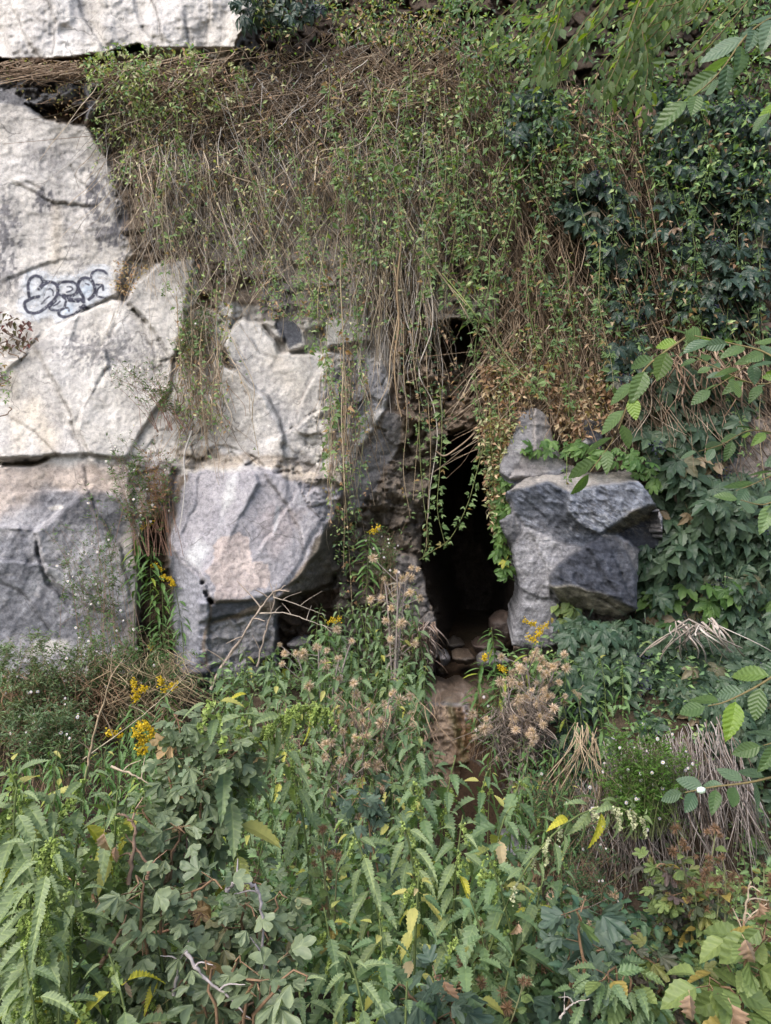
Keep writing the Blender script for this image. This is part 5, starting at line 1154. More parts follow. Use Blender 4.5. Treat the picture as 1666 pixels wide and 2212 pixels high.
# (label, u, v, Y, bend, leaf px, nodes, meshes, catkins, yellow)
NEAR = [
 ('big pale green nettle top with broad drooping leaves below the goldenrod', 190,1655,1.9,(0,0),115,13,L_NET,.5,.06),
 ('nettle with a hanging tail of green flower clusters at lower left', 118,1790,1.45,(-.03,0),80,14,L_NET,2.0,.0),
 ('nettle with a yellow leaf cut by the left edge', 15,1640,1.7,(0,0),125,12,L_NET,.4,.2),
 ('nettle in the left corner with bright long leaves', 60,1750,1.75,(.1,0),110,12,L_NET,.5,.1),
 ('large leaved nettle at the bottom left', 235,2060,1.5,(0,0),140,8,L_NET,.2,.0),
 ('wide leaved nettle on the bottom edge at left', 130,2130,1.45,(0,0),135,7,L_NET,.2,.05),
 ('nettle arching right with a fringe of flower clusters in the middle', 720,1545,2.2,(.42,0),70,15,L_NET,2.0,.0),
 ('nettle with long hanging leaves above the currant bush', 470,1500,2.1,(.16,0),125,9,L_NET,.3,.08),
 ('short nettle beside the long hanging leaves', 560,1490,2.3,(.1,0),82,9,L_NET,.4,.0),
 ('nettle tip standing before the waterfall step', 985,1635,2.7,(0,0),66,13,L_NETD,.8,.05),
 ('second nettle tip right of the waterfall step', 1060,1660,2.7,(.05,0),66,13,L_NETD,.6,.22),
 ('nettle with yellow drooping leaves in the centre right', 1115,1745,2.5,(.1,0),76,12,L_NETD,.6,.22),
 ('long horizontal nettle stem with pale flower tassels pointing right', 1395,1778,2.0,(.50,.0),62,15,L_NET,.9,.0),
 ('nettle branch leaning right below the waterfall step', 1160,1690,2.8,(.3,0),60,12,L_NETD,.8,.0),
 ('nettle with flower tassels left of the yellow drooping leaves', 880,1690,2.6,(-.15,0),66,12,L_NETD,.9,.08),
 ('yellow leaved nettle low in the centre', 905,1890,1.95,(0,0),72,9,L_YEL+L_NETD,.3,.6),
 ('nettle with one large yellow leaf beside the gully rock', 1050,1830,2.1,(.05,0),84,11,L_NETD,.4,.2),
 ('dark green nettle at the bottom centre', 820,1985,1.8,(0,0),88,10,L_NETD,.3,.05),
 ('nettle on the bottom edge right of the centre', 985,2010,1.8,(.05,0),84,10,L_NETD,.4,.05),
 ('nettle between the currant bush and the yellow nettle', 700,1960,1.9,(0,0),72,11,L_NETD,.4,.05),
 ('low nettle filling the bottom edge centre left', 640,2090,1.6,(0,0),90,8,L_NET,.3,.0),
 ('low nettle at the bottom edge under the blue green currant', 1110,2060,1.9,(0,0),78,9,L_NETD,.3,.0),
 ('nettle low at the bottom edge beneath the yellow nettle', 880,2120,1.6,(0,0),90,8,L_NETD,.3,.1),
 ('nettle in front of the blue green currant on the left', 1010,1930,2.0,(0,0),72,10,L_NETD,.4,.0),
 ('nettle on the left edge below the yellow leaf', 20,1830,1.8,(0,0),100,10,L_NET,.5,.1),
 ('slender nettle behind the hanging flower tail', 250,1760,2.1,(.1,0),80,10,L_NET,.5,.0),
 ('nettle in front of the brown currant twigs', 330,1980,1.7,(0,0),80,9,L_NET,.3,.0),
]
for (lab, u, v, Y, bd, px, n, ms, ck, yl) in NEAR:
    lf = px/FP*Y
    nettle(lab, tipP(u, v, Y), bd, lf, lf*.42, n, ms, ck, (.24,.31,.08) if 'pale flower' not in lab else (.42,.42,.27), yl, group=FG, droop=.5, base=base_under((1010-833)/FP*Y, Y) if 'long horizontal' in lab else base_under((400-833)/FP*Y, Y) if 'fringe' in lab else None)
EX = [('tall pale nettle at the left edge', 50,1690,1.65,100),('pale nettle right of the tall one at the left edge', 120,1700,1.75,105),('nettle with a bright crown in the left foreground', 265,1700,1.85,95),('nettle leaning left under the graffiti side plants', 85,1800,1.6,105),
 ('bright nettle low at the left edge', 30,1930,1.5,110),('bright nettle beside the flower tail', 170,1900,1.6,95),('pale nettle behind the arching currant twig', 330,1700,2.0,85),('pale nettle top between the currant and the green plants', 610,1590,2.5,70),
 ('pale nettle over the bottom left corner', 50,2060,1.4,125),('pale nettle top in the lower middle', 760,1780,2.2,74),('light green nettle right of the lower middle', 860,1760,2.3,74),('light green nettle before the gully rock', 1000,1760,2.3,76),
 ('light nettle in the bottom middle', 740,2060,1.6,90),('light nettle right of the blue green currant', 1180,1900,2.2,74)]
for (lab, u, v, Y, px) in EX:
    nettle(lab, tipP(u, v, Y), (random.uniform(-.12, .12), 0), px/FP*Y, px/FP*Y*.40, 15, L_NET, .5, (.26,.33,.10), .03, group=FG, droop=.45)
# mid-ground bushes
def mid_rows(rows, label, group, ms, name='leafy_plant', cat='plant', cat_k=.3, sc_=1.0, yellow=.02, stem=SG):
    """rows: (u0,u1,v0,v1,Y0,Y1,count,leafpx,phrase)"""
    for (u0, u1, v0, v1, Y0, Y1, k, px, phrase) in rows:
        uu = np.linspace(u0, u1, k)+rng.uniform(-.4, .4, k)*(u1-u0)/max(k, 1)
        for i, u in enumerate(uu):
            f = (u-u0)/max(u1-u0, 1); v = v0+(v1-v0)*f+rng.uniform(-18, 18); Y = rng.uniform(Y0, Y1)
            lf = px/FP*Y
            nettle('%s %s, %s' % (label, phrase, ordn(i).replace(' from the left', ' from left')), tipP(u, v, Y), (random.uniform(-.15, .15), 0), lf, lf*.5, random.randint(10, 13), ms, cat_k, (.16,.24,.07), yellow, name=name, cat=cat, group=group, droop=.55, stemcol=stem)
mid_rows([
 (470,910,1440,1425,5.6,6.2,13,34,'in the back row left of the stream'),
 (520,900,1400,1400,6.6,6.9,10,28,'at the foot of the dark rock left of the cave'),
 (480,900,1520,1500,5.0,5.6,14,36,'in the second row left of the stream'),
 (440,890,1600,1580,4.4,5.0,14,40,'in the third row left of the stream'),
 (560,900,1690,1680,3.6,4.2,12,42,'in the fourth row left of the stream'),
 (500,880,1780,1790,3.0,3.5,12,46,'in the lower left middle'),
 (620,980,1860,1880,2.5,2.9,10,48,'in front of the lower middle'),
 (1050,1200,1870,1850,3.0,3.6,4,48,'beside the gully rock'),
 (690,925,1450,1440,6.2,6.5,10,34,'along the left side of the stream'),
 (760,925,1560,1600,5.3,5.7,7,36,'left of the wet rock step'),
 (700,885,1310,1270,6.9,7.2,9,24,'rising over the dark rock left of the cave'),
 (640,890,1370,1350,6.6,6.9,9,28,'below the overhang'),
 (0,250,1430,1420,6.5,6.9,8,22,'at the foot of the lower left rock'),
 (1180,1330,1975,1990,2.6,3.0,4,52,'under the hanging dead stems'),
], 'leafy plant', 'green leafy plants left of the stream', L_MINT+L_NETD[:3])
mid_rows([(1180,1330,1390,1430,6.3,6.6,5,34,'at the foot of the boulder'), (1200,1290,1480,1520,6.0,6.2,3,34,'over the creeper beside the thistles')],
  'pale leafed plant', 'pale leafed plants below the boulder', L_GOLD+L_MINT[:2])
mid_rows([(250,420,1530,1560,5.2,5.8,7,34,'behind the goldenrod'), (30,240,1610,1600,4.4,5,7,40,'in the left middle distance'), (1080,1240,1600,1620,5.4,5.8,8,30,'below the thistle heads'),
          (1090,1230,1700,1700,4.8,5.2,8,28,'in the dark hollow right of the nettle tips'), (280,460,1640,1640,3.6,4.2,6,44,'behind the currant bush')],
  'narrow leaved plant', 'narrow leaved green plants', L_GOLD, cat_k=0)
# currant bushes
def cur(label, bu, bY, tips, px, per, ms, **kw):
    Y = bY; b = base_under((bu-833)/FP*Y, Y); shrub(label, b, [P(u, v, Y+random.uniform(-.2, .2)) for u, v in tips], px/FP*Y, per, ms, group='currant bushes', **kw)
cur('currant bush in the left foreground with curved brown twigs', 380, 2.0, [(290,1760),(200,1830),(110,1900),(330,1900),(60,2000),(180,2010),(400,1800),(260,1950)], 46, 46, L_CUR, jit=.6)
cur('upright currant bush with grey stems in the lower left middle', 400, 2.05, [(400,1580),(450,1570),(500,1610),(560,1650),(540,1600),(360,1640),(440,1700),(380,1560)], 44, 44, L_CUR, f0=.55)
cur('currant bush with scalloped leaves at the bottom left', 330, 1.8, [(280,1930),(370,1930),(440,1980),(240,2000),(330,2060),(420,2070),(480,1920),(200,2080)], 48, 42, L_CUR)
cur('currant bush with a bent grey branch in the bottom middle', 520, 1.95, [(560,1900),(620,1940),(520,1930),(480,2020),(580,2030),(640,2010),(550,1980)], 44, 42, L_CUR)
cur('currant bush leaning over the bottom edge left of centre', 500, 1.65, [(440,2090),(520,2080),(600,2100),(560,2140),(380,2140),(660,2120)], 60, 20, L_CUR)
cur('currant bush cut by the left edge', 20, 1.8, [(10,1960),(60,1940),(100,1990),(-20,2020),(40,2060),(90,2090)], 54, 24, L_CUR)
cur('blue green currant column at the bottom right of centre', 1255, 2.0, [(1255,1970),(1270,2000),(1230,2040),(1300,2060),(1250,2100)], 66, 12, L_CURD, f0=.35)
cur('small blue green currant sprig left of the yellow nettle', 820, 3.0, [(780,1680),(830,1700),(760,1740)], 44, 16, L_CURD, f0=.6)
cur('dark currant leaves at the bottom edge centre', 930, 1.8, [(900,2120),(960,2130),(850,2140),(1010,2150)], 64, 16, L_CURD, f0=.4)
cur('blue green currant sprig in the left middle distance', 700, 4.0, [(660,1760),(720,1800),(690,1840)], 40, 16, L_CURD, f0=.6)
cur('bush with purple tinged lobed leaves at lower right', 1480, 2.6, [(1410,1880),(1470,1870),(1440,1950),(1520,1950),(1480,2030),(1400,2000),(1540,1900)], 36, 46, L_PUR)
cur('bush of green and plum leaves in the bottom right corner', 1450, 2.1, [(1360,2060),(1420,2080),(1480,2100),(1540,2120),(1380,2140)], 40, 40, L_PUR)
cur('leafy bush under the blue green currant', 1150, 2.3, [(1100,1990),(1150,1960),(1200,2030),(1100,2080),(1180,2110)], 44, 34, L_BUR[:1]+L_NETD)
cur('broad leaved yellow green bush in the right corner', 1640, 1.8, [(1600,1990),(1660,2010),(1560,2080),(1640,2100),(1600,2150),(1530,2140)], 80, 16, L_BUR, f0=.45)
cur('low leafy bush left of the bottom right corner', 1350, 2.0, [(1300,2120),(1350,2130),(1400,2160),(1260,2150)], 50, 30, L_BUR[:1]+L_NETD, f0=.4)
# bur plants: brown seed heads on green stalks
def ball(mb, c, r, k, col, ln=1.0):
    D = rng.normal(0, 1, (k, 3)); D /= np.linalg.norm(D, axis=1, keepdims=True)
    cc = np.array(col)*rng.uniform(.7, 1.4, (k, 1)); scatter(mb, t_blade(.12, .1), np.repeat(np.array([c]), k, 0)+D*r*.15, rnd_frames(D, j=1), r*rng.uniform(.7, 1.1, k)*ln, cc)
def headed(name, cat, label, tips, base, leafms, lpx, per, headr, hcol, stemc, group, nh=4, hs=.05, base2=None, k=40):
    Y = base[1]; b = base_under((base[0]-833)/FP*Y, Y); t = thing(name, label, cat, b, group); pos = []; D = []; S = []
    for (u, v) in tips:
        tip = P(u, v, Y+random.uniform(-.15, .15)); m1 = b+Vector((0, 0, (tip.z-b.z)*.5)); m2 = tip+Vector((random.uniform(-.06, .06), 0, -.12))
        pts = bez(b, m1, m2, tip, 14); mb = MB(); V, F = tubes(pts[None], np.linspace(.006, .0025, 14)[None]*Y/3, 4); mb.add(V, F, stemc); L = plen(pts)
        heads = []
        for i in range(nh):
            s = L*(1-i*.07*random.uniform(.5, 1.4)); q_, d, _ = along(pts, np.array([s])); o = np.array([random.uniform(-1, 1)*hs, random.uniform(-1, .6)*hs, random.uniform(0, 1)*hs])*(0 if i == 0 else 1)
            V, F = tubes(np.array([[q_[0], q_[0]+o*.6, q_[0]+o]]), np.full((1, 3), .0018*Y/3), 3); mb.add(V, F, stemc); heads.append(q_[0]+o)
        obj('stem', mb.mesh('stem', M_STEM, b), t)
        for h in heads:
            mb = MB(); ball(mb, h, headr*random.uniform(.55, 1.25), k, np.array(hcol)*random.uniform(.75, 1.15)); obj('seed_head', mb.mesh('seed_head', M_LEAFC, b, False), t)
        s = L*rng.uniform(.25, .95, per); q_, d, _ = along(pts, s); az = rng.random(per)*6.28; dd = dirs(az, rng.uniform(-.4, .6, per)); pos.append(q_+dd*.01); D.append(dd); S.append(lpx/FP*Y*rng.uniform(.5, 1.1, per)*(1.2-.6*s/L))
    pos = np.concatenate(pos); D = np.concatenate(D); S = np.concatenate(S); local_leaves(t, 'leaf', pos, rnd_frames(D), S, leafms)
    return t
BR_ = (.21,.125,.075)
for lab, tips, base in [
 ('tall bur plant with brown heads in the lower right', [(1460,1790),(1545,1790)], (1500,2.5)), ('bur plant with brown heads right of the tall one', [(1560,1850),(1600,1900),(1530,1870)], (1560,2.4)),
 ('bur plant at the right edge with brown clustered heads', [(1650,1870),(1640,1930)], (1640,2.3)), ('bur plant with dry flower heads above the purple leaves', [(1520,1900),(1500,1910),(1550,1915)], (1520,2.4)),
 ('bur plant with brown heads left of the yellow nettle', [(700,1790),(690,1830),(730,1850)], (720,2.4)), ('bur plant with brown heads below the yellow nettle', [(1020,2010),(1060,1990),(1110,1990),(1090,2060)], (1060,2.1)),
 ('bur plant with small brown heads at the bottom centre', [(1000,2110),(1130,2120)], (1060,1.9)), ('bur plant with heads beside the lower middle nettle', [(880,1800),(1010,1850)], (900,2.8))]:
    headed('bur_plant', 'plant', lab, tips, base, L_BUR, 38, 18, .017, BR_, (.19,.20,.10), 'plants with brown burs', 6, .035, k=70)
TC = (.56,.43,.34)
for lab, tips, base in [
 ('thistle with tan seed heads beside the hanging orange leaves', [(855,1235),(870,1250),(880,1240),(830,1250)], (850,6.5)),
 ('grey thistle with fluffy heads at the foot of the dark rock', [(760,1385),(690,1400),(640,1410),(735,1420)], (700,6.2)),
 ('thistle with tan seed heads left of the stream', [(770,1500),(800,1525),(830,1520),(760,1540),(850,1495)], (800,5.4)),
 ('low fluffy thistle left of the stream', [(740,1580),(790,1590),(820,1575),(845,1500)], (790,5.0)),
 ('thistle left of the mid currant sprig', [(705,1610),(720,1660),(740,1640)], (725,4.8)),
 ('tall thistle with tan heads right of the cave stream', [(1135,1425),(1165,1440),(1180,1455),(1195,1440),(1125,1440)], (1150,6.3)),
 ('thistle with many fluffy heads in the middle of the right patch', [(1100,1480),(1150,1490),(1170,1510),(1090,1500),(1130,1520)], (1130,6.1)),
 ('greyed thistle at the bottom of the right patch', [(1090,1560),(1130,1540),(1150,1580),(1060,1570),(1165,1550)], (1120,5.9)),
 ('thistle head low beside the dark hollow', [(1230,1950),(1260,1945)], (1240,4.5))]:
    headed('thistle', 'thistle', lab, tips, base, L_THIS, 26, 26, .040 if base[1] > 4.6 else .034, TC, (.27,.23,.21), 'thistles gone to seed', 6, .22, k=130)
# goldenrod
def goldenrod(label, u, v, Y, n, plume, h=1):
    t = nettle(label, P(u, v, Y), (random.uniform(-.08, .08), 0), 36/FP*Y, .026*Y/5, int(n*1.5), L_GOLD, 0, name='goldenrod', cat='goldenrod', group='goldenrod plants', droop=.35)
    if plume:
        top = np.array(P(u, v, Y))
        for j in range(plume):
            mb = MB(); k = 70; a = random.uniform(-1, 1); tt = rng.random(k); P_ = top+np.array([a, random.uniform(-.6, .2), .35])*tt[:, None]*.13+np.array([0, 0, .05*j])+rng.normal(0, .013, (k, 3))
            scatter(mb, TET, P_, rnd_frames(rng.normal(0, 1, (k, 3)), j=1), rng.uniform(.008, .014, k), np.array((.62, .44, .02))*rng.uniform(.6, 1.2, (k, 1)))
            obj('flower_plume', mb.mesh('flower_plume', M_LEAFC, t.location, False), t)
for a in [('goldenrod growing out of the rock cleft with a lime top', 305,1140,7.3,14,1), ('goldenrod hanging in the rock cleft with yellow plumes', 375,1265,7.2,10,2), ('goldenrod with open yellow plumes below the rock cleft', 290,1512,5.4,12,3),
          ('goldenrod with drooping yellow plumes behind the nettle top', 300,1625,4.8,14,4), ('short goldenrod beside the drooping plumes', 325,1590,5.0,12,2), ('budding goldenrod at the foot of the boulder', 1062,1355,6.6,15,0),
          ('goldenrod with yellow plumes at the foot of the boulder', 1158,1385,6.6,12,4), ('goldenrod with a small yellow tip beside the stream', 1045,1425,6.5,13,1), ('goldenrod in front of the dark rock with a yellow tip', 800,1150,7.2,12,1),
          ('leafy goldenrod with one yellow tip before the boulder', 1090,1450,6.3,14,1), ('goldenrod tuft with a yellow speck by the overhang', 708,1345,6.9,8,1), ('leafy goldenrod left of the drooping plumes', 260,1590,5.0,13,1), ('goldenrod with a yellow spray in the left middle', 350,1490,5.6,10,2)]: goldenrod(*a)
# leafy tuft filling the rock cleft
for i, (u, v) in enumerate([(330,1180),(350,1230),(325,1270),(340,1340),(330,1400)]):
    goldenrod('%s leafy tuft down the rock cleft between the grey rocks' % ['topmost', 'second', 'third', 'fourth', 'lowest'][i], u, v, 7.25, 9, 1 if i in (1, 4) else 0)
# asters: fine stems, tiny leaves, small pale flowers
FLW = []
for mcol, nm in (((.68, .64, .72), 'aster_flower'),):
    a = np.linspace(0, 2*PI, 17)[:-1]; V = [(0, 0, .12)]+[(math.cos(x)*(1 if i % 2 else .55), math.sin(x)*(1 if i % 2 else .55), 0) for i, x in enumerate(a)]
    F = [(0, i+1, (i+1) % 16+1) for i in range(16)]; V += [(.3*math.cos(x), .3*math.sin(x), .14) for x in a[::2]]+[(0, 0, .3)]; n0 = 17; F += [(n0+i, n0+(i+1) % 8, n0+8) for i in range(8)]
    cl = np.array([mcol]*17+[(.6, .42, .06)]*9); FLW.append(np_mesh(nm, np.array(V), np.array(F), M_LEAFC, cl))
def aster(label, poly, Y, nst, nleaf, nfl, lpx=9, col=(.075,.13,.045), root=None, group='white flowered asters', stemc=(.20,.14,.09), fan=True, flpx=8, bs=.13):
    a = np.array(poly, float); r = root or (a[:, 0].mean(), a[:, 1].max()+60)
    b = P(r[0], r[1], Y); t = thing('aster', label, 'aster', b, group); p = in_poly(poly, nst); mb = MB(); n = 9
    tt = np.linspace(0, 1, n)[None, :, None]; E = Pn(p[:, 0], p[:, 1], Y+rng.uniform(-.2, .2, nst)); B = np.array(b)+rng.normal(0, 1, (nst, 3))*[bs, .07, 0]
    mid = B+(E-B)*[.35, .5, .65]+rng.normal(0, .03, (nst, 3)); W = B[:, None]*(1-tt)**2+2*mid[:, None]*tt*(1-tt)+E[:, None]*tt**2
    V, F = tubes(W, np.linspace(.0028, .0012, n)[None]*np.ones((nst, 1)), 3); mb.add(V, F, np.repeat(np.array(stemc)*rng.uniform(.7, 1.4, (nst, 1)), n*3, 0))
    # fine side sprays
    k = nst*7; ii = rng.integers(nst, size=k); jj = rng.integers(3, n, size=k); s0 = W[ii, jj]; s1 = s0+rng.normal(0, .06, (k, 3))+[0, 0, .06]
    V, F = tubes(np.stack([s0, (s0+s1)/2+rng.normal(0, .006, (k, 3)), s1], 1), np.full((k, 3), .0013), 3); mb.add(V, F, np.array(stemc)*1.1)
    obj('stem', mb.mesh('stem', M_STEM, b), t)
    mb = MB(); ii = rng.integers(k, size=nleaf); f = rng.random((nleaf, 1)); pos = s0[ii]*(1-f)+s1[ii]*f+rng.normal(0, .012, (nleaf, 3)); D = dirs(rng.random(nleaf)*6.28, rng.uniform(-.3, 1, nleaf))
    scatter(mb, t_simple(.28), pos, rnd_frames(D), rng.uniform(.6, 1.5, nleaf)*lpx/FP*Y, np.array(col)*rng.uniform(.6, 1.7, (nleaf, 1))); o = obj('leaves', mb.mesh('leaves', M_LEAFC, b), t); o['kind'] = 'stuff'
    idx = rng.choice(k, min(nfl, k), False)
    for i in idx:
        o = bpy.data.objects.new('flower', FLW[0]); C.objects.link(o); o.parent = t
        R = frames(np.array([[random.uniform(-1, 1), .3, 1.]]), np.array([[random.uniform(-.6, .6), -1, random.uniform(0, .9)]]))[0]; M = np.eye(4); M[:3, :3] = R*flpx*random.uniform(.28, .5)/FP*Y; M[:3, 3] = s1[i]-np.array(b)+np.array([0, -.03, 0]); o.matrix_basis = Matrix(M.tolist())
    return t
aster('tall wispy aster with reddish stems in front of the lower left rock', [(230,980),(330,930),(370,1000),(300,1150),(240,1100)], 7.15, 30, 1500, 16, 9, root=(330,1200), stemc=(.19,.11,.08))
aster('thin stemmed aster rising left of the rock cleft', [(90,1120),(200,1080),(250,1150),(240,1300),(150,1330)], 7.0, 34, 1900, 26, 8, root=(235,1440), stemc=(.22,.15,.11), bs=.25)
aster('reddish aster clump halfway up the pale rock', [(220,810),(330,760),(380,830),(370,900),(330,870)], 7.2, 24, 700, 12, 9, root=(375,930), stemc=(.20,.11,.08))
aster('brown dried aster clump beside the rock cleft', [(300,980),(360,960),(380,1060),(320,1090)], 7.2, 22, 500, 0, 8, col=(.20,.12,.06), root=(335,1150), stemc=(.20,.11,.07))
aster('grey green aster spray on the middle slab under the vines', [(360,680),(440,660),(450,760),(380,780)], 7.4, 22, 700, 6, 9, col=(.10,.15,.09), root=(420,800))
aster('white flowered aster bush at the left edge', [(-20,1410),(80,1370),(200,1400),(230,1500),(100,1560),(-20,1560)], 6.3, 80, 8000, 30, 10, col=(.10,.14,.065), root=(70,1640), bs=.4)
aster('aster bush with white flowers below the left edge bush', [(20,1530),(200,1520),(230,1600),(120,1640),(0,1620)], 5.6, 60, 6000, 26, 10, col=(.085,.13,.06), root=(120,1720), flpx=10, bs=.3)
aster('aster bush in front of the rock cleft', [(150,1350),(280,1330),(380,1380),(360,1480),(200,1480)], 6.5, 60, 4200, 14, 9, root=(260,1540), bs=.3)
aster('bright green aster cushion dotted with flowers over the dead stems', [(1300,1590),(1400,1560),(1480,1600),(1500,1690),(1440,1760),(1340,1780),(1290,1700)], 5.5, 90, 6500, 62, 9, col=(.075,.15,.025), root=(1400,1800), stemc=(.13,.15,.06), flpx=10)
aster('dark green aster mound in the hollow right of the nettles', [(1120,1640),(1260,1700),(1330,1780),(1250,1850),(1140,1800)], 5.0, 60, 3200, 12, 8, col=(.04,.09,.035), root=(1200,1900))
aster('small aster with pale flowers above the waterfall step', [(1040,1490),(1090,1480),(1100,1540),(1060,1600),(1035,1560)], 6.35, 26, 900, 18, 8, root=(1065,1640), flpx=9)
aster('aster spray with pale flowers in front of the dark cave rock', [(780,1170),(850,1130),(870,1180),(840,1240),(790,1230)], 7.3, 30, 900, 22, 8, root=(830,1290), flpx=8)
aster('low aster at the foot of the hanging dead stems', [(1190,1850),(1320,1830),(1340,1950),(1220,1960)], 4.6, 40, 1800, 8, 8, col=(.045,.09,.035), root=(1270,2010))
# ------------------------------------------------------------------ dead stems, grass, twigs
def stemmass(name, label, cat, spec, kind='stuff'):
    mb = MB()
    for poly, k, L_, dr, wb, Y0, Y1, rr, pal in spec:
        p = in_poly(poly, k); n = 10; t_ = np.linspace(0, 1, n)[None]; L = rng.uniform(*L_, k)[:, None]; d = rng.normal(*dr, (k, 1)); ph = rng.random((k, 1))*6.28
        u = p[:, :1]+d*L*t_+wb*(np.sin(t_*4+ph)-np.sin(ph)); v = p[:, 1:]+L*t_; Y = Y0+(Y1-Y0)*rng.random((k, 1))+0*t_-.15*np.sin(t_*3)
        V, F = tubes(Pn(u, v, Y), rng.uniform(*rr, (k, 1))*np.linspace(1, .6, n)[None], 3); c = np.array(pal)[rng.integers(len(pal), size=k)]*rng.uniform(.7, 1.3, (k, 1)); mb.add(V, F, np.repeat(c, n*3, 0))
    return tag(obj(name, mb.mesh(name, M_STEM)), label, cat, None, kind)
GYS = [(.30,.265,.25), (.24,.20,.18), (.38,.34,.31), (.17,.13,.10)]
stemmass('hanging_dead_stems', 'curtain of grey dead stems hanging down the bank at lower right', 'dead stems', [
  ([(1300,1600),(1420,1580),(1560,1540),(1620,1700),(1560,1780),(1310,1760)], 760, (70, 340), (.16, .22), 11, 5.7, 6.3, (.0025, .006), GYS),
  ([(1240,1680),(1400,1680),(1420,1800),(1260,1800)], 300, (60, 300), (.04, .22), 14, 5.6, 6.2, (.002, .0055), GYS),
  ([(1560,1560),(1600,1600),(1640,1760),(1590,1760)], 70, (80, 250), (.12, .12), 9, 5.9, 6.3, (.003, .007), GYS)])
stemmass('tan_dead_stems', 'fan of bare tan stems arching down right of the thistles', 'dead stems', [([(1240,1560),(1290,1560),(1290,1600),(1240,1600)], 30, (110, 240), (-.12, .22), 22, 5.5, 5.8, (.003, .006), [(.42,.33,.22), (.34,.26,.17)])])
stemmass('broken_stalks', 'splayed pale broken stalks on the creeper at the right', 'dead stems', [([(1440,1345),(1530,1330),(1560,1350),(1460,1370)], 34, (18, 80), (.3, .9), 9, 6.4, 6.75, (.005, .016), [(.36,.31,.27), (.28,.24,.2), (.44,.40,.36)])])
stemmass('bare_roots', 'bare roots fanned over the bank above the big creeper mass', 'roots', [([(1440,760),(1600,740),(1620,800),(1460,820)], 60, (30, 110), (.3, .6), 8, 7.2, 7.4, (.006, .014), [(.30,.22,.16), (.22,.15,.1)])])
stemmass('dead_leaf_roots', 'mat of shrivelled grey leaves and roots left of the cave', 'dead stems', [([(870,1340),(940,1340),(930,1420),(860,1440)], 260, (15, 60), (.0, .5), 6, 6.9, 7.2, (.005, .010), [(.24,.17,.13), (.33,.26,.22), (.17,.12,.09)]),
  ([(1060,1520),(1170,1500),(1190,1600),(1080,1640)], 360, (15, 60), (0, .7), 10, 5.9, 6.2, (.002, .005), [(.22,.18,.15), (.30,.25,.21), (.15,.12,.10)])])
stemmass('dry_grass', 'dry straw grass at the foot of the rock cleft', 'grass', [([(200,1400),(400,1400),(430,1470),(400,1540),(220,1560)], 420, (20, 80), (.0, .8), 16, 6.3, 6.8, (.0015, .0035), [(.34,.26,.16), (.25,.18,.11), (.40,.32,.2)]),
  ([(0,1440),(250,1440),(230,1560),(0,1580)], 500, (30, 90), (.0, .6), 12, 6.3, 6.7, (.002, .004), [(.25,.15,.09), (.2,.13,.08)]),
  ([(560,1500),(960,1480),(940,1700),(560,1700)], 260, (30, 110), (0, .3), 12, 4.6, 5.4, (.002, .004), [(.28,.2,.13), (.2,.14,.1)])])
def twig(label, pts, Y, r=.006, col=ST_TAN, sides_=0, name='dead_twig'):
    W = np.array([tuple(P(a, b, Y+(c[0] if c else 0))) for a, b, *c in pts]); b = Vector(W[0]); W = spline(W, 7); W[1:] += rng.normal(0, r*.3, W[1:].shape); t = thing(name, label, 'twig', b, 'bare dead twigs'); sides_ = max(sides_, 2)
    mb = MB(); V, F = tubes(W[None], (np.linspace(r, r*.25, len(W))*(1+.18*np.sin(np.arange(len(W))*1.9)))[None], 5); mb.add(V, F, np.repeat(np.array(col)*rng.uniform(.7, 1.15, (len(W), 1)), 5, 0)); obj('stem', mb.mesh('stem', M_STEM, b), t)
    for i in range(sides_):
        j = int(len(W)*(.2+.75*i/sides_)); p0 = W[j]; a = random.uniform(-1, 1); e = p0+np.array([a*.22, random.uniform(-.1, .1), random.uniform(-.05, .25)])*Y/6
        mb = MB(); V, F = tubes(bez(p0, p0+(e-p0)*.3+[0, 0, .02], p0+(e-p0)*.7, e, 6)[None], np.linspace(r*.5, r*.2, 6)[None], 4); mb.add(V, F, col); obj('side_twig', mb.mesh('side_twig', M_STEM, b), t)
twig('bare branch rising from the plants in front of the bulging rock', [(455,1490),(480,1440),(540,1350),(580,1290),(620,1265)], 6.4, .016, (.33,.27,.22), 7)
twig('bare twig leaning left of the overhang', [(555,1440),(570,1380),(590,1310),(597,1262)], 6.45, .010, (.33,.27,.22), 4)
twig('thin twig pointing right across the overhang', [(590,1290),(640,1305),(705,1330)], 6.4, .006, (.40,.34,.28), 2)
twig('second thin twig pointing right below the first', [(560,1325),(620,1325),(680,1345),(730,1362)], 6.4, .007, (.40,.34,.28), 4)
twig('tall pale stalk leaning right in the left middle distance', [(185,1680),(205,1580),(235,1480),(243,1400)], 4.2, .009, ST_TAN, 3)
twig('thin straw crossing in front of the goldenrod', [(180,1640),(290,1560),(360,1500),(425,1440)], 4.4, .004, (.42,.36,.26), 3)
twig('broken straw over the currant leaves at left', [(240,1655),(300,1680),(330,1700)], 2.6, .005, (.46,.38,.28))
twig('grey stalk trio standing in the currant bush', [(385,2050),(395,1950),(402,1780)], 2.0, .008, (.16,.11,.09))
twig('brown stalk standing left in the currant bush', [(350,1930),(370,1860),(400,1780)], 2.0, .007, (.2,.14,.1))
twig('brown stalk standing right in the currant bush', [(412,1960),(410,1880),(404,1785)], 2.02, .007, (.18,.12,.09))
twig('curved pinkish currant twig arching over at left', [(278,1910),(288,1830),(290,1780),(265,1760),(240,1762)], 1.85, .006, (.34,.23,.17))
twig('second curved twig beside the arching currant twig', [(318,1900),(320,1870),(300,1840),(270,1800)], 1.85, .005, (.30,.19,.13))
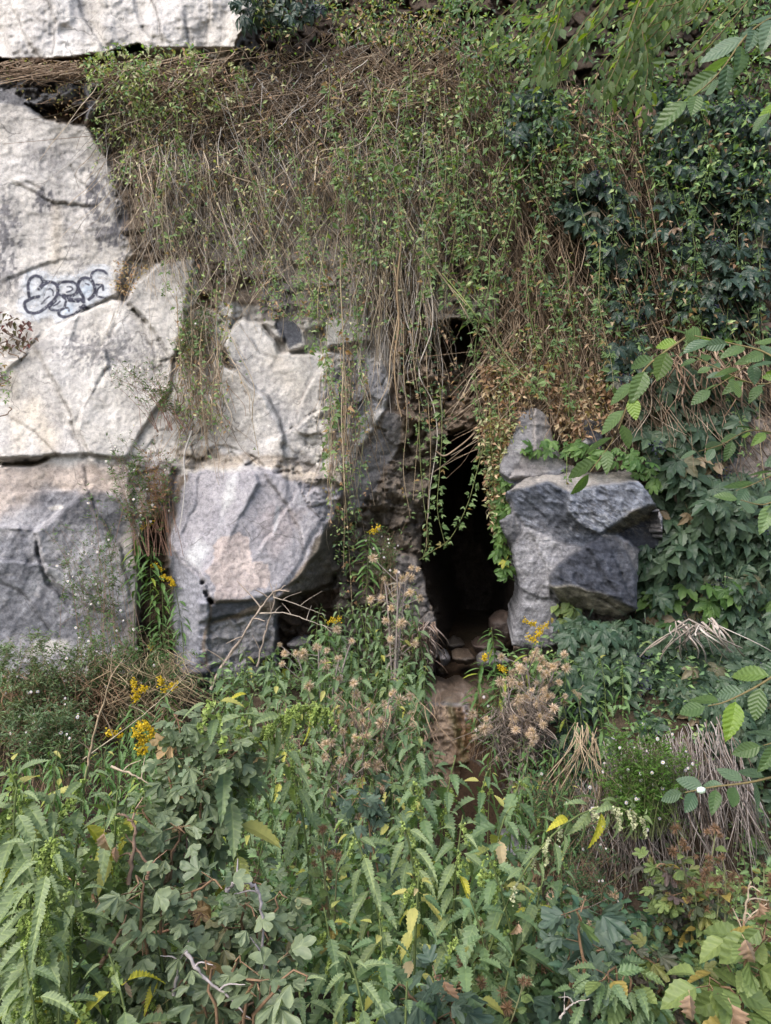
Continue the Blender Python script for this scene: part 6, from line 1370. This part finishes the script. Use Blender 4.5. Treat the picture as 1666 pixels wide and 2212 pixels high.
twig('grey bent branch in the bottom middle', [(490,1925),(510,1905),(545,1912),(565,1950),(568,2060),(580,2110),(620,2160)], 1.75, .006, (.33,.30,.31), 3)
twig('pale grey branch slanting down at the bottom left of centre', [(400,2055),(440,2110),(490,2150),(540,2200)], 1.6, .005, (.40,.36,.36))
twig('upright grey branch above the slanting pale branch', [(375,2150),(385,2090),(408,2030)], 1.65, .005, (.38,.35,.34))
twig('long brown twig crossing the left edge', [(0,1985),(60,1900),(110,1850)], 1.8, .006, (.30,.20,.14))
twig('long slanting brown twig in the bottom left', [(215,2090),(250,2030),(275,1975)], 1.75, .006, (.33,.22,.15))
twig('horizontal brown twig below the currant leaves', [(330,2015),(380,2005),(420,1985)], 1.85, .004, (.30,.17,.11))
twig('pale forked twig at the bottom right of centre', [(1210,2200),(1225,2180),(1245,2165),(1275,2158)], 1.7, .003, (.36,.32,.29), 2)
twig('broken tan stalk at the lower right', [(1325,2020),(1345,2010),(1360,2012)], 3.0, .005, (.46,.38,.26))
twig('dry pale stems tangled at the right edge', [(1600,2080),(1610,1990),(1618,1900)], 1.9, .006, (.42,.34,.25), 6)
# fallen dry leaves clinging in the foreground
DRY = leaf_mat('dry_brown_leaf', (.30,.17,.10), (.42,.28,.19), (.45,.34,.22), .9, .7, .2, .3, 7)
L_DRYL = leafset('dry_leaf', [t_serrated(.6, 6, 1.1, .9, .4, .16, .25), t_serrated(.5, 5, -1.0, .7, .4, .2, -.3)], [DRY])
for i, (u, v, Y, px, w) in enumerate([(225,1800,1.95,60,'behind the hanging nettle flowers'),(250,1830,1.95,50,'below the topmost dry leaf at left'),(215,1950,1.9,44,'among the currant leaves at left'),(270,2120,1.8,50,'at the bottom left among currant leaves'),(645,1770,3.0,30,'in the middle of the green plants'),
      (1610,2030,1.75,95,'hanging at the lower right edge'),(1580,2170,1.6,110,'in the bottom right corner'),(1490,2150,1.7,90,'left of the corner dry leaf'),(1120,1995,2.2,46,'right of the bur heads'),(960,2120,1.8,70,'hanging in the bottom centre'),(1640,1950,1.9,60,'on the right edge above the corner')]):
    p = P(u, v, Y-.25); o = obj('dry_leaf', L_DRYL[i % 2], None, p); R = frames(np.array([[random.uniform(-.5, .5), -.3, -1.]]), np.array([[random.uniform(-.5, .5), -1, .3]]))[0]*px*.6/FP*Y
    o.matrix_world = Matrix.Translation(p) @ Matrix(R.tolist()).to_4x4(); tag(o, 'curled brown dry leaf '+w, 'leaf', 'curled dry leaves')
# ------------------------------------------------------------------ ground cover that fills the gully
def cover(name, label, spec):
    mb = MB()
    for (x0, x1, y0, y1, k, h0, h1, s0, s1, pal, tm) in spec:
        x = rng.uniform(x0, x1, k); y = rng.uniform(y0, y1, k); st = (np.abs(x-.62) < .42) & (y > 4.9); x, y = x[~st], y[~st]; k = len(x)
        z = H(x, y)+rng.uniform(h0, h1, k)*(.4+1.2*np.clip(fbm(x*1.2, y*1.2, 700, 3)+.5, 0, 1.3)); D = dirs(rng.random(k)*6.28, rng.uniform(-.7, .5, k)); pal_ = np.array(pal)
        scatter(mb, tm, np.stack([x, y, z], -1), rnd_frames(D, (0, -.4, 1), .5), rng.uniform(s0, s1, k), pal_[rng.integers(len(pal_), size=k)]*rng.uniform(.65, 1.4, (k, 1))*(1+.7*fbm(x*1.5, y*1.5, 710, 2)[:, None]*np.array([1.2, 1, .6])))
    tag(obj(name, mb.mesh(name, M_LEAFC)), label, 'ground cover', None, 'stuff')
gm = [(.09,.155,.065), (.125,.20,.085), (.085,.15,.08), (.15,.21,.09)]
S6 = t_serrated(.46, 4, .55, .35, .33, .14, 0, 0); S6 = S6+(np.r_[np.full(10, 1.4), np.full(20, .95)],)
cover('undergrowth', 'dense low green undergrowth filling the gully', [(-3.2, 3.6, 1.5, 2.8, 12000, .02, .28, .03, .06, gm, S6), (-3.8, 4.0, 2.8, 5.2, 13000, .02, .50, .04, .08, gm, S6), (-4.4, 4.6, 5.2, 6.9, 12000, .0, .32, .04, .08, gm, TS)])
cover('undergrowth', 'thin green weeds along the foot of the cliff', [(-4.6, .2, 6.8, 7.3, 2200, 0, .16, .03, .06, gm, TS), (1.4, 4.6, 6.6, 7.3, 2500, 0, .22, .03, .07, gm, TS)])
# white bits of down and plastic caught in the plants
for i, (u, v, Y, r, w) in enumerate([(1515,1707,1.75,11,'on the elm twig at lower right'),(345,320,0,0,'')][:1]):
    o = obj('down_fleck', np_mesh('down_fleck', ICO[0]*np.array([1, .3, .8])*r/FP*Y, ICO[1], M_LEAFC, np.array([.8, .85, .95])), None, P(u, v, Y)); tag(o, 'small white fleck of down '+w, 'fleck')
